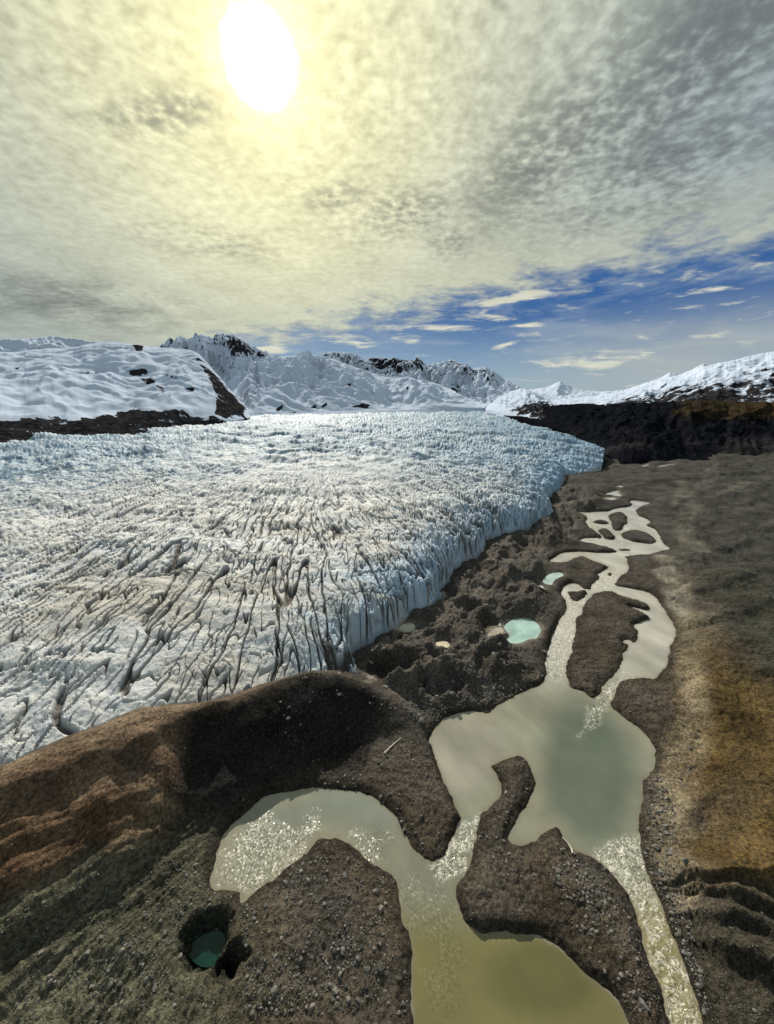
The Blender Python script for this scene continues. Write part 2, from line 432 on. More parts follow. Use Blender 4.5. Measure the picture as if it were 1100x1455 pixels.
def wdist(x, y):
    """distance to water (negative in it), islands taken out; also the island index."""
    wx = x + 2.2 * fbm(x * .05, y * .05, 5, 11, .62); wy = y + 2.2 * fbm(x * .05, y * .05, 5, 23, .62)
    R = np.hypot(x, y); k = sat(1.4 - R / 900)
    wx = x + (wx - x) * (.55 + .4 * (1 - k)); wy = y + (wy - y) * (.55 + .4 * (1 - k))
    d = np.minimum(sdf(wx, wy, G_LOWER), sdf(wx, wy, G_UPPER))
    isl = np.full(x.shape, -1, dtype=np.int32)
    for i, g in enumerate(G_ISL):
        di = sdf(wx, wy, g)
        isl[di < 3.0] = i
        d = np.maximum(d, -di)
    return d, isl

CUT_C = [at(690, 1325)[:2], at(600, 1215)[:2], at(800, 1355)[:2], at(590, 1390)[:2]]

def terrain(x, y, full=False):
    R = np.hypot(x, y)
    dw, isl = wdist(x, y)
    n_lo = fbm(x * .012, y * .012, 4, 31); n_md = fbm(x * .05, y * .05, 5, 41)
    # banks: steep cut edges, then a low bar surface
    cut = sat(.45 + .9 * fbm(x * .022, y * .022, 3, 51))
    up = .35 * sat(dw / .8) + (.25 + 1.5 * cut) * sstep(0, 2.0 + 3 * (1 - cut), dw) + 1.2 * sat(dw / 20) + .45 * n_md * sat(dw / 5)
    z = np.where(dw > 0, up, np.maximum(dw * .9, -4.0))
    away = sat((dw - 4) / 26)
    far = sstep(250, 700, R)
    z = z + away * (n_lo * (1.4 + 3.0 * far) + .5 * n_md)
    z = z + sat((dw - 2) / 10) * (1.5 * (ridged(x * .028 + 6 * 0 + .35 * n_lo, y * .016 + .3 * n_lo, 5, 49, .6) - .45) + .5 * (ridged(x * .11, y * .07, 4, 46, .6) - .45)) * sat(1.5 - R / 700)
    z = z + .35 * sstep(.2, .7, ridged(x * .045 + .02 * y, y * .03 - .03 * x, 4, 47)) * sat((dw - 1.5) / 4) + .42 * fbm(x * .20, y * .20, 4, 45, .65) * sat(dw / 3) * sat(1.3 - R / 700)
    ptx, pty = project(x, y, np.zeros_like(x) + 3)
    # hummocky moraine under the ice front
    dm = sdf(x, y, G_MOR)
    mm = sstep(12, -22, dm) * sat((dw - 2) / 18)
    wxx = x + 5 * fbm(x * .09, y * .09, 3, 62) + 9 * fbm(x * .03, y * .03, 2, 61); wyy = y + 9 * fbm(x * .03, y * .03, 2, 64)
    # lobes follow the ice margin, so stretch the noise along it
    ca, sa = math.cos(math.radians(58)), math.sin(math.radians(58))
    al, ac = wxx * ca + wyy * sa, -wxx * sa + wyy * ca
    hum = 4.5 * ridged(al * .014, ac * .034, 4, 71, .55) + 4.0 * fbm(al * .02, ac * .03, 4, 75) + 1.2 * ridged(al * .06, ac * .11, 3, 77)
    z = z + mm * (hum * .95 + 6.5 * (ridged(al * .007 + .2 * n_lo, ac * .022 + .2 * n_lo, 2, 80, .4) - .5) + 1.8 + 2.4 * (ridged(al * .022, ac * .075, 5, 79, .62) - .3) + 1.1 * (ridged(al * .07, ac * .2, 4, 78, .6) - .4))
    dp = np.full(x.shape, 80, dtype=F)
    for px, py, r, dep in PITS:
        c = at(px, py, 4)
        r = r * .8
        dd = np.hypot(x - c[0] + 3 * n_md, (y - c[1]) + 3 * n_lo)
        z = z - dep * 1.15 * sstep(r * 1.15, r * .45, dd) + .18 * dep * np.exp(-((dd - r * 1.35) / (r * .4)) ** 2)
    # moraine ridge between the ice and the near gravel
    d, side, (zc, sl) = line_dist(x, y, C_xy, C_v, 260)
    gul = ridged(x * .05 + .02 * y, y * .015, 4, 81)
    front = side < 0
    hr = np.where(front, zc - sl * (np.sqrt(d * d + 9) - 3) * (1 + .10 * fbm(x * .03, y * .03, 3, 85)) + np.minimum(d, 14) * .11 * (gul - .4), zc - .55 * d)
    hr = hr + 1.1 * fbm(x * .045, y * .045, 4, 88) * sat(d / 4)
    hr = hr + np.where(front, 1.7 * ridged(x * .012 + .022 * y, y * .05 - .02 * x, 3, 89) * sat(d / 8) * sstep(.8, .45, sl), 0)
    rm = sstep(240, 60, d)
    z0 = z
    z = np.where(d < 240, smax(z, hr * rm - 60 * (1 - rm), 2.2), z)
    z = np.where(dw < 6, np.where(dw > 0, z0 + (z - z0) * sat(dw / 6), z0), z)
    # a second pale rib on the flank, and broken steps on the dark bank at the lower right
    for pts, hgt, wf, wn in FLANK:
        g = ground(pts)
        dt, sd, _ = line_dist(x + 2.5 * n_md + 2 * n_lo, y + 2.5 * fbm(x * .06, y * .06, 3, 159), g, [(0,)] * len(g), 60)
        z = z + hgt * np.where(sd > 0, np.exp(-(dt / wf) ** 2), np.exp(-(dt / wn) ** 2)) * sat(dw / 10)
    # rills that run out over the near left fan
    fc = at(400, 1095, 3)
    fr, ft = np.hypot(x - fc[0], y - fc[1]), np.arctan2(y - fc[1], x - fc[0])
    fm_ = sstep(360, 240, ptx) * sstep(1110, 1200, pty) * sat(dw / 12) * sstep(4, 14, fr)
    z = z + fm_ * (.9 * ridged(ft * 16 + .5 * n_lo, fr * .012, 3, 163) + .5 * ridged(ft * 40 + n_lo, fr * .03, 3, 167) - .6)
    # terraces on the near left gravel
    for pts, hgt in TERR:
        g = ground(pts, 3)
        dt, sd, _ = line_dist(x + 1.5 * n_md, y + 1.5 * n_lo, g, [(0,)] * len(g), 60)
        z = z + hgt * np.where(sd > 0, np.exp(-(dt / 6) ** 2), np.exp(-(dt / 2.0) ** 2)) * sat(dw / 10)
    # rolling of the near left fan
    lf = sstep(330, 200, ptx) * sat(dw / 20)
    z = z + lf * (1.0 * ridged((x * .8 + y * .6) * .012, (-x * .6 + y * .8) * .06, 3, 91))
    # right bank: a bench, then ground that rises with gullies
    rb = ground([(1075,1560),(1020,1440),(985,1330),(960,1230),(945,1120),(975,1020),(965,930),(968,860),(950,800),(960,740),(985,690),(1010,660)], 3)
    rbx = 9 * fbm(x * .02, y * .02, 4, 151); rby = 9 * fbm(x * .02, y * .02, 4, 153)
    db, sb, _ = line_dist(x + rbx + 8 * n_lo, y + rby, rb, [(0,)] * len(rb), 420)
    rr = (sb < 0) & (y > -40)
    gx, gy = x + 14 * n_lo, y + 14 * fbm(x * .012, y * .012, 3, 157)
    rise = 3.2 * sstep(0, 12, db) + .05 * np.minimum(db, 260) + sat(db / 30) * (3.2 * ridged((gx * .75 + gy * .65) * .022, (gx * .65 - gy * .75) * .012, 5, 95) + 3.5 * fbm(x * .02, y * .02, 5, 97) - 3.0)
    z = z + np.where(rr, rise * sat(dw / 8), 0)
    # low gravel swales of the valley floor seen far off
    z = z + far * 3.0 * ridged(x * .006, y * .010, 4, 101) * sat(dw / 30)
    # stay below the glacier
    dg = sdf(x, y, GLACIER, 60)
    z = np.where(dg < -4, np.minimum(z, 26.0) + np.maximum(dg + 4, -30) * .5, z)
    # ponds
    dpond = np.full(x.shape, 80, dtype=F); pidx = np.full(x.shape, -1)
    lev = np.zeros(x.shape, dtype=F)
    for i, g in enumerate(G_POND):
        if i == 6: continue
        dd = sdf(x + .8 * n_md, y + .8 * n_lo, g, 40)
        k = dd < dpond
        dpond = np.where(k, dd, dpond); lev = np.where(k, PONDS[i][2], lev)
    w = sstep(12, 0, dpond)
    z = z + (lev - z + np.clip(dpond * .35, -1.5, 4.0)) * w
    for px, py, r, dep in KETTLE:
        c = at(px, py, 2)
        dd = np.hypot(x - c[0], y - c[1]) + 1.6 * n_md + .8 * fbm(x * .25, y * .25, 3, 107)
        z = z - dep * sstep(r * 1.15, r * .35, dd)
    if not full: return z
    return z, dw, isl, dm, d, side, sl, zc, db, np.where(rr, 1, 0), ptx, pty, dpond, n_lo, n_md, dg

# ------------------------------------------------------------------ ground
def blob(px, py, cx, cy, rx, ry):
    return sstep(1.25, .55, np.hypot((px - cx) / rx, (py - cy) / ry))

def build_ground():
    e = np.radians(np.arange(80.0, 3.2, -0.118))
    r = HC / np.tan(e)
    r = np.concatenate([[2.0, 12.0], r, np.geomspace(r[-1] * 1.02, 42000, 60)])
    X, Y = fan(-82, 82, 1480, r)
    z, dw, isl, dm, d, side, sl, zc, db, rr, px, py, dpond, n_lo, n_md, dg = terrain(X, Y, True)
    px, py = project(X, Y, z)
    R = np.hypot(X, Y)
    c = np.empty(X.shape + (3,), dtype=F); c[:] = (.070, .062, .054)
    n5 = fbm(X * .03, Y * .03, 4, 111); n6 = fbm(X * .008, Y * .008, 3, 113)
    # bare gravel islands and bars: warm brown; moraine: neutral grey
    c = mixc(c, (.108, .099, .092), sstep(10, -15, dm) * .95 * sat(.75 + .6 * fbm(X * .07, Y * .07, 4, 117)))
    bar = sstep(300, 30, R - 100) * sstep(10, 40, dm)
    c = mixc(c, (.092, .074, .053), bar * .8 * sat(.6 + n5))
    # near gravel, with the olive tint of window reflections painted in
    ol = sstep(430, 250, px) * sstep(1090, 1230, py)
    c = mixc(c, (.105, .104, .074), ol)
    fc = at(400, 1095, 3)
    ft, fr = np.arctan2(Y - fc[1], X - fc[0]), np.hypot(X - fc[0], Y - fc[1])
    c = mixc(c, (.15, .145, .105), ol * sstep(.62, .85, ridged(ft * 22 + .4 * n6, fr * .02, 4, 173)) * .6)
    c = mixc(c, (.030, .030, .024), ol * sstep(.60, .80, ridged(ft * 17 + .4 * n6, fr * .015, 4, 177)) * .6)
    # brown flare tint painted over the ridge slope at the left
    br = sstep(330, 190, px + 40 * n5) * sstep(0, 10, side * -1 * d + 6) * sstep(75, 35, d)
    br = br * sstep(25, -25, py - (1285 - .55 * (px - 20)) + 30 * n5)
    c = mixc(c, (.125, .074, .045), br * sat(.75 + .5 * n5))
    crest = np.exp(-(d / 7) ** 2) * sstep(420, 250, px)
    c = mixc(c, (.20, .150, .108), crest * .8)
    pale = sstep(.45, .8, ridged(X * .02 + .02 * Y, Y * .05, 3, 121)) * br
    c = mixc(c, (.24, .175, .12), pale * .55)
    c = mixc(c, (.013, .013, .015), sstep(.5, .68, sl) * sstep(50, 25, d) * sstep(1, 6, d) * (side < 0) * .9)  # shade on the steep ridge front painted in as near-black
    # right bank: pale dust bench, ochre window-reflection tint painted on the slope, dark green-grey farther off
    ben = sstep(26, 6, np.abs(db - 6 + 6 * n5)) * (rr > 0)
    c = mixc(c, (.046, .049, .038), (rr > 0) * sstep(14, 40, db) * .8)
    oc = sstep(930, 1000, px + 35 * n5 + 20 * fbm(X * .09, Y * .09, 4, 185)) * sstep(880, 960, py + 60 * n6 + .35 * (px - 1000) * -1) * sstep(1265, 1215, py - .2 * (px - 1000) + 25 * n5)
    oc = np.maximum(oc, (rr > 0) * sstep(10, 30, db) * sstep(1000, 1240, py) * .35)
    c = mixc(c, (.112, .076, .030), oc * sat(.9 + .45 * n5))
    g = chaikin(ground([(965,880),(985,960),(990,1010),(975,1060),(955,1110),(945,1160),(955,1220),(968,1270)], 5), 0)
    dt, sd_, _ = line_dist(X + 2.5 * n5, Y + 2.5 * n_md, g, [(0,)] * len(g), 40)
    rill = .55 + .6 * (ridged(X * .05, Y * .22, 3, 181) - .3)
    c = mixc(c, (.28, .235, .165), sstep(10 + 4 * n5, 2, dt + 2.5 * fbm(X * .12, Y * .12, 4, 183)) * sat(rill) * .9)
    c = mixc(c, (.20, .185, .15), ben * sstep(1000, 780, py) * sstep(.1, .5, n5 + .5 * n6))
    for tr in TRAIL:
        g = chaikin(ground(tr, 6), 0)
        dt, _, _ = line_dist(X + 3 * n_md, Y + 6 * n5, g, [(0,)] * len(g), 40)
        c = mixc(c, (.27, .25, .21), sstep(11, 3, dt) * sat(.8 + .5 * n_md))
    c = mixc(c, (.045, .043, .034), (rr > 0) * sstep(1240, 1300, py) * .75)
    c = mixc(c, (.060, .060, .058), sstep(330, 520, R) * (dm > 0) * .7)
    c = c * (.88 - .22 * sstep(.0, .5, n5))[..., None]
    # wet dark rim at the water, pale silt in patches
    c = mixc(c, np.array([.030, .026, .022]), sstep(5.0, .8, dw + 1.5 * n5) * .8)
    c = mixc(c, np.array([.26, .23, .18]), sstep(.35, .7, n5) * sstep(9, 3, dw) * sstep(1.0, 2.5, dw) * sstep(6, -6, dm) * .6)
    c = mixc(c, np.array([.32, .29, .235]), sstep(4.0, 0.6, dpond) * sat(.35 + n5) * .55)
    c = mixc(c, np.array([.30, .28, .24]), sstep(7, 1, np.abs(dg - 2)) * sstep(.35, .7, n5) * sstep(500, 530, px))
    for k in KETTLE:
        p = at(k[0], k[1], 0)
        c = mixc(c, np.array([.022, .026, .020]), sstep(k[2] * 1.0, k[2] * .75, np.hypot(X - p[0], Y - p[1]) + 1.6 * n_md) * .85)  # shadow of the deep pits painted into their floor colour
    pe = sat(.25 + .7 * n5 + .9 * sstep(430, 250, px) * sstep(1150, 1250, py) + .9 * sstep(26, 6, np.abs(dw - 8)) * sstep(850, 960, px))
    pe = pe * sstep(520, 250, R)
    msk = np.stack([pe, pe * 0, pe * 0], -1)
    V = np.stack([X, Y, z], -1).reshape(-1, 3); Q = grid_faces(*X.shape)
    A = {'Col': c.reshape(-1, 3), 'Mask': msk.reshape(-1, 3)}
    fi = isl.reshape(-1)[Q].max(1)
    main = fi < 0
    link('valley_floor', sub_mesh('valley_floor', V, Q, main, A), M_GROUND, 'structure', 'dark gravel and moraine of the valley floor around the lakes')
    for i, (pts, lab) in enumerate(ISLANDS):
        k = fi == i
        if k.any(): link('gravel_island', sub_mesh('gravel_island', V, Q, k, A), M_GROUND, 'structure', lab, group='gravel islands in the river')

build_ground()

# ------------------------------------------------------------------ water
def in_poly(px, py, poly): return sdf(px, py, np.array(poly, dtype=F), 60)

SPARKLE = [(300,1262),(304,1235),(330,1190),(348,1172),(362,1150),(378,1150),(395,1170),(420,1168),(440,1155),(456,1160),(466,1172),(456,1190),(440,1208),(400,1245),(348,1286),(340,1268)]
SPARK2 = [(500,1185),(530,1185),(555,1205),(560,1240),(545,1236),(510,1212)]
SPARK3 = [(565,1235),(600,1225),(640,1275),(660,1340),(660,1440),(610,1440),(590,1340),(565,1270)]
RAPID = [[(655,1165),(682,1160),(675,1195),(660,1240),(625,1248),(605,1235),(635,1205)],
         [(770,965),(776,905),(800,870),(800,840),(830,838),(850,830),(835,850),(822,880),(815,930),(803,965)],
         [(858,975),(882,950),(900,962),(880,985),(850,1025),(825,1045),(835,1010)],
         [(840,1215),(870,1190),(908,1195),(925,1250),(960,1350),(1000,1450),(1020,1500),(955,1500),(930,1380),(905,1290),(875,1255)],
         [(836,735),(850,738),(846,752),(858,766),(850,768),(832,745)],[(880,757),(870,752),(880,770),(900,772)],[(925,750),(936,755),(948,778),(940,780)],[(850,815),(885,800),(890,815),(870,835),(840,840)]]

def build_water():
    e = np.radians(np.arange(80.0, 12.0, -0.17))
    X, Y = fan(-70, 70, 1050, HC / np.tan(e))
    dw, isl = wdist(X, Y)
    px, py = project(X, Y, np.zeros_like(X))
    n = fbm(X * .05, Y * .05, 4, 131); n2 = fbm(X * .015, Y * .015, 3, 133)
    jit = 16 * fbm(X * .10, Y * .10, 5, 135, .65)
    low = sdf(X, Y, G_LOWER) < 0.5
    c = np.empty(X.shape + (3,), dtype=F); c[:] = (.20, .202, .155)
    c = mixc(c, (.39, .375, .335), sstep(1010, 900, py))  # bright sky reflection on the river painted in as a paler tone
    c = mixc(c, (.26, .25, .21), blob(px, py, 650, 1060, 70, 80) * .8)  # cream sky sheen painted onto the left of the lake
    flow = fbm(X * .05 + .03 * Y, Y * .012 - .01 * X, 4, 145)
    c = c * (1 + .22 * np.clip(flow, -1, 1))[..., None]
    band = blob(px, py, 835, 1100, 75, 120)
    c = mixc(c, (.085, .108, .080), band * .85)
    c = mixc(c, (.175, .195, .165), low * sstep(1215, 1130, py) * .9)
    c = mixc(c, (.140, .130, .056), low * sstep(1250, 1350, py))
    c = mixc(c, (.088, .086, .034), low * blob(px, py, 770, 1390, 90, 60) * .7)
    c = mixc(c, (.21, .185, .095), sstep(880, 910, px) * sstep(1230, 1330, py))
    c = mixc(c, (.16, .135, .095), sstep(1.6, 0, -dw) * .5)
    c = mixc(c, (.27, .245, .18), sstep(9, 1, -dw + 3 * n) * sstep(-.1, .4, n2) * .4)
    rip = np.zeros(X.shape, dtype=F) + .012
    # ruffled patches where the breeze reaches the water
    rip += .95 * sstep(14, -14, in_poly(px, py, SPARKLE) + jit)
    rip += .8 * sstep(14, -14, in_poly(px, py, SPARK2) + jit)
    rip += .58 * sstep(20, -26, in_poly(px, py, SPARK3) + jit * 1.6)
    rip += .05 * sstep(.1, .6, n2) * (~low)
    rip += .04 * (py < 960)
    foam = np.zeros(X.shape, dtype=F)
    for k, g in enumerate(RAPID):
        w = 4 if k > 3 else 8
        foam = np.maximum(foam, sstep(w, -w, in_poly(px, py, g) + jit * .5 * (w / 8)))
    foam[(sdf(X, Y, G_LOWER) > 30) & (py > 1500)] = 0
    z = .18 * foam * fbm(X * .5, Y * .5, 3, 141)
    V = np.stack([X, Y, z], -1).reshape(-1, 3); Q = grid_faces(*X.shape)
    A = {'Col': c.reshape(-1, 3), 'Mask': np.stack([rip, foam, foam * 0], -1).reshape(-1, 3)}
    keep = dw.reshape(-1)[Q].min(1) < 1.6
    qx, qy = px.reshape(-1)[Q].mean(1), py.reshape(-1)[Q].mean(1)
    ql = (sdf(X, Y, G_LOWER, 40) - sdf(X, Y, G_UPPER, 40)).reshape(-1)[Q].mean(1) < 0
    up = ~ql
    river = up & (qy < 985)
    out = up & (qy > 1195) & (qx > 800)
    lake = up & ~river & ~out
    for nm, m, lab in (('lake_water', ql, 'grey-green curved lake with a sparkling ruffled patch in the near gravel'),
                       ('lake_water', lake, 'broad calm silty lake below the long brown island'),
                       ('river_water', river, 'pale braided river winding down from the far plain'),
                       ('river_water', out, 'foaming outlet river running out at the right below the broad lake')):
        link(nm, sub_mesh(nm, V, Q, keep & m, A), M_WATER, 'structure', lab)
    for (nm, pts, zz, col, lab), g in zip(PONDS, G_POND):
        cx, cy = g.mean(0)
        rad = max(np.hypot(*(g - g.mean(0)).T))
        a = np.linspace(0, 2 * math.pi, 49)[:-1]
        dens = np.concatenate([np.linspace(g[i], g[(i + 1) % len(g)], 3)[:-1] for i in range(0, len(g))])
        # an even sheet a little wider than the shore; the bank cuts it off
        big = g.mean(0) + (dens - g.mean(0)) * (1.30 if zz > 0 else 1.7)
        rows = [g.mean(0) + (big - g.mean(0)) * k for k in (.02, .35, .6, .8, .92, 1.0)]
        n = len(big)
        VV = np.concatenate([np.c_[r, np.full(n, zz)] for r in rows])
        QQ = np.array([(j * n + i, j * n + (i + 1) % n, (j + 1) * n + (i + 1) % n, (j + 1) * n + i) for j in range(5) for i in range(n)])
        VV[:, 2] -= 0
        cc = np.tile(np.array(col, dtype=F), (len(VV), 1))
        edge = np.repeat([0, 0, .1, .5, 1, 1], n)[:, None]
        cc = cc + (np.array([.42, .42, .36]) - cc) * edge * (.35 if zz > 0 else 0)
        cc = cc * (1 + .30 * np.clip(fbm(VV[:, 0] * .12, VV[:, 1] * .12, 3, 147), -1, 1))[:, None]
        mk = np.zeros((len(VV), 3)); mk[:, 0] = .012
        me = mesh_np(nm, VV, QQ, {'Col': cc, 'Mask': mk})
        link(nm + '_water', me, M_WATER, 'structure', lab)

build_water()

# ------------------------------------------------------------------ glacier
def build_glacier():
    e = np.radians(np.concatenate([np.arange(66, 14, -.085), np.arange(14, 1.15, -.048)]))
    r = (HC - 25) / np.tan(e)
    X, Y = fan(-78, 30, 1150, r)
    d = -sdf(X, Y, GLACIER, 5000)
    _, _, (ze, ls) = line_dist(X, Y, E_xy, E_v, 6000)
    R = np.hypot(X, Y)
    cliff = sstep(40, 24, ls)
    lob = 9 * fbm(X * .013, Y * .013, 3, 198) + 5 * ridged(X * .035, Y * .035, 3, 199) - 3
    d = d + np.clip(lob - 2, -11, 2.5) * cliff * sstep(90, 30, np.abs(d)) + 1.6 * fbm(X * .09, Y * .09, 3, 197) * sstep(60, 20, np.abs(d))
    dd = np.maximum(d, 0)
    wav = 6 * fbm(X * .02, Y * .02, 3, 201)
    base = ze * np.exp(-dd / 400) + 12 * (1 - np.exp(-dd / 400))
    ch = 11 * cliff * (.55 + .45 * sstep(-.4, .5, fbm(X * .03, Y * .03, 2, 196)))
    H = ch * sstep(0, 5.5, dd) + (21 - ch) * (1 - np.exp(-np.maximum(dd + wav * sat(dd / 20), 0) / (ls * .9))) + 15 * (1 - np.exp(-dd / 260)) + .0115 * dd
    CXg, CYg = -150.0, 760.0
    ox, oy = X - CXg, Y - CYg
    wx, wy = ox + 5 * fbm(X * .012, Y * .012, 3, 203), oy + 5 * fbm(X * .012, Y * .012, 3, 206)
    rho = np.hypot(wx, wy); th = np.arctan2(wx, -wy)
    s = th * 600
    fade_c = sstep(120, 320, rho)
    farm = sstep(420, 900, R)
    # pressure waves along the flow bands
    pres = sstep(-.1, .7, fbm(th * 2, rho * .007, 3, 211))
    H = H + 3.2 * fbm(th * 2.2, rho * .019, 4, 213) * sat(dd / 40) * (1 + 1.3 * farm)
    # broken ice near the front at the right and across the middle of the tongue
    right = sstep(-40, 60, X - .12 * Y + 30) * sstep(560, 330, np.abs(Y - 520))
    band = sstep(.0, .55, fbm(X * .0035, Y * .006, 3, 221) + .15)
    ser_amt = np.clip(.22 + .9 * right * sstep(90, 10, d) + .5 * right * sstep(60, 160, R - 180) + .6 * band * farm + .45 * farm + .30 * pres, 0, 1.6) * sat((dd - .5) / 6)
    ser = ridged(s * .075, rho * .05, 4, 223, .6)
    ser2 = ridged(X * .035, Y * .022, 4, 227, .55)
    serac = (ser * fade_c + ser2 * (1 - fade_c) - .45)
    near_calm = sstep(470, 200, R) * sstep(60, -60, X)
    H = H + ser_amt * (3.0 * serac * (1 - .8 * near_calm) * (1 - .55 * farm)) + farm * (9 * fbm(X * .0045 + Y * .001, Y * .011, 3, 229) + 4 * (ridged(X * .009, Y * .022, 3, 230, .4) - .45))
    # crevasses that fan out at right angles to the margin
    def crev(sp, ln, wid, seed, thr):
        q = np.abs(perlin(s / sp + 1.1 / sp * fbm(s / 14, rho / 16, 3, seed + 5), rho / ln, seed))
        pres_ = sstep(thr, thr + .25, perlin(s / (sp * 2.2), rho / (ln * .55), seed + 2))
        w = wid * (.6 + .8 * sat(.5 + perlin(s / 30, rho / 25, seed + 4))) * np.clip(R / 230, 1, 2.2)
        return sstep(w, w * .25, q) * pres_
    k1 = crev(19, 170, .060, 231, -.45); k2 = crev(10, 60, .055, 241, -.35); k3 = crev(6.0, 26, .070, 251, -.3)
    q = np.abs(perlin(s / 120, rho / 30 + .7 * perlin(s / 60, rho / 60, 263), 261))
    k4 = sstep(.045, .012, q) * sstep(.15, .4, perlin(s / 70, rho / 40, 265))
    kk = np.maximum(np.maximum(k1, k2 * .85), np.maximum(k3 * .7, k4 * .8)) * fade_c * sat((dd + 1) / 3)
    deep = sstep(620, 330, R)
    H = H - 3.6 * kk * (.45 + .55 * deep) * (1 + .9 * farm)
    # fractured blocks, long across the flow, each set at its own height and tilt
    wob1 = s + 3 * fbm(X * .05, Y * .05, 3, 311); wob2 = rho + 3 * fbm(X * .05, Y * .05, 3, 313)
    amp_b = ser_amt * (1 - .72 * near_calm)
    crack = np.zeros(X.shape, dtype=F)
    for sc_, ln_, hh, wd, sd_ in ((17, 34, 2.1, .05, 3), (8, 15, 1.3, .06, 5), (4.5, 8, .6, .07, 9)):
        f1, f2, r1, ox_, oy_, r2 = worley(wob1 / sc_, wob2 / ln_, sd_)
        lod = 1.0 if sc_ > 10 else sstep(1100 if sc_ > 5 else 480, 500 if sc_ > 5 else 220, R)
        H = H + lod * amp_b * (1 - .35 * farm) * hh * ((r1 - .5) * 1.5 + ox_ * (r2 - .5) * 2.0 + oy_ * .8)
        wdr = wd * np.clip(R / 230, 1, 2.6)
        ck = sstep(wdr, wdr * .3, f2 - f1) * sstep(.30, .65, .5 + perlin(s / (sc_ * 3), rho / (ln_ * 2.5), sd_ + 20)) * lod
        crack = np.maximum(crack, ck * (1.0 if sc_ > 10 else .8 if sc_ > 5 else .6))
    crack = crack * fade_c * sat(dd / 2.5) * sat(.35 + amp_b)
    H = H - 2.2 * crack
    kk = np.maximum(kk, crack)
    face = sstep(60, 8, d) * sstep(60, 25, ls)
    flute = ridged(s * .13, rho * .02, 4, 271) - .5
    H = H + face * sat(dd / 3) * 4.2 * flute
    H = H + 1.0 * fbm(X * .06, Y * .06, 5, 275) * sat(dd / 5) + .18 * fbm(X * .35, Y * .35, 3, 277) * sstep(500, 250, R)
    # scattered moulins and melt hollows
    ml = sstep(.78, .92, fbm(X * .055, Y * .055, 2, 281)) * sstep(40, 90, dd) * sstep(700, 300, R)
    H = H - 3.5 * ml
    z = np.where(d > 0, base + H, base + d * (1.3 + 5 * cliff))
    c = np.empty(X.shape + (3,), dtype=F); c[:] = (.60, .605, .605)
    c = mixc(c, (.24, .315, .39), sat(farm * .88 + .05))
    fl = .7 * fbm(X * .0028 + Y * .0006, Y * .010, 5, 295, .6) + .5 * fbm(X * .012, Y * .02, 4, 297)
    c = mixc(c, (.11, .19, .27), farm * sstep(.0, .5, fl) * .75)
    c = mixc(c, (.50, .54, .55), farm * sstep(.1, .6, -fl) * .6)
    c = mixc(c, (.30, .45, .62), sat(face * 1.1 * sat(.65 + .5 * flute)) )
    c = mixc(c, (.34, .47, .60), sat(ser_amt * sstep(.25, -.3, serac)) * .6)
    lanes = sstep(.15, .6, fbm(th * 3, rho * .016, 4, 291))
    c = mixc(c, (.48, .44, .37), lanes * .30 * sstep(520, 250, R))
    dirty = sstep(.2, .65, fbm(X * .012, Y * .015, 4, 293) + .25 * sstep(260, 90, d)) * sstep(480, 250, R)
    c = mixc(c, (.34, .30, .24), dirty * .42)
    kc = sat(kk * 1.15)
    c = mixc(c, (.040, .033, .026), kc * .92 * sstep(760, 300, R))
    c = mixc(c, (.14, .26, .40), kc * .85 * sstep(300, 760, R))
    c = mixc(c, (.25, .38, .5), ml * .5)
    c = mixc(c, (.30, .26, .21), sstep(.2, -1.5, d) * .7)
    spk = sat(.25 + .9 * dirty + .6 * lanes) * sstep(600, 250, R)
    V = np.stack([X, Y, z], -1).reshape(-1, 3); Q = grid_faces(*X.shape)
    keep = (d.reshape(-1)[Q].max(1) > -9)
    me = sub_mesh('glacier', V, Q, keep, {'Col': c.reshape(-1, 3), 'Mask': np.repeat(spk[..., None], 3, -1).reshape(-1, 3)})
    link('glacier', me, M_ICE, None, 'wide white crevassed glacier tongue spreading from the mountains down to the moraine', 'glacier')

build_glacier()

# ------------------------------------------------------------------ mountains
def interp(pts, k, x):
    p = sorted(pts, key=lambda q: q[0])
    return np.interp(x, [q[0] for q in p], [q[k] for q in p])

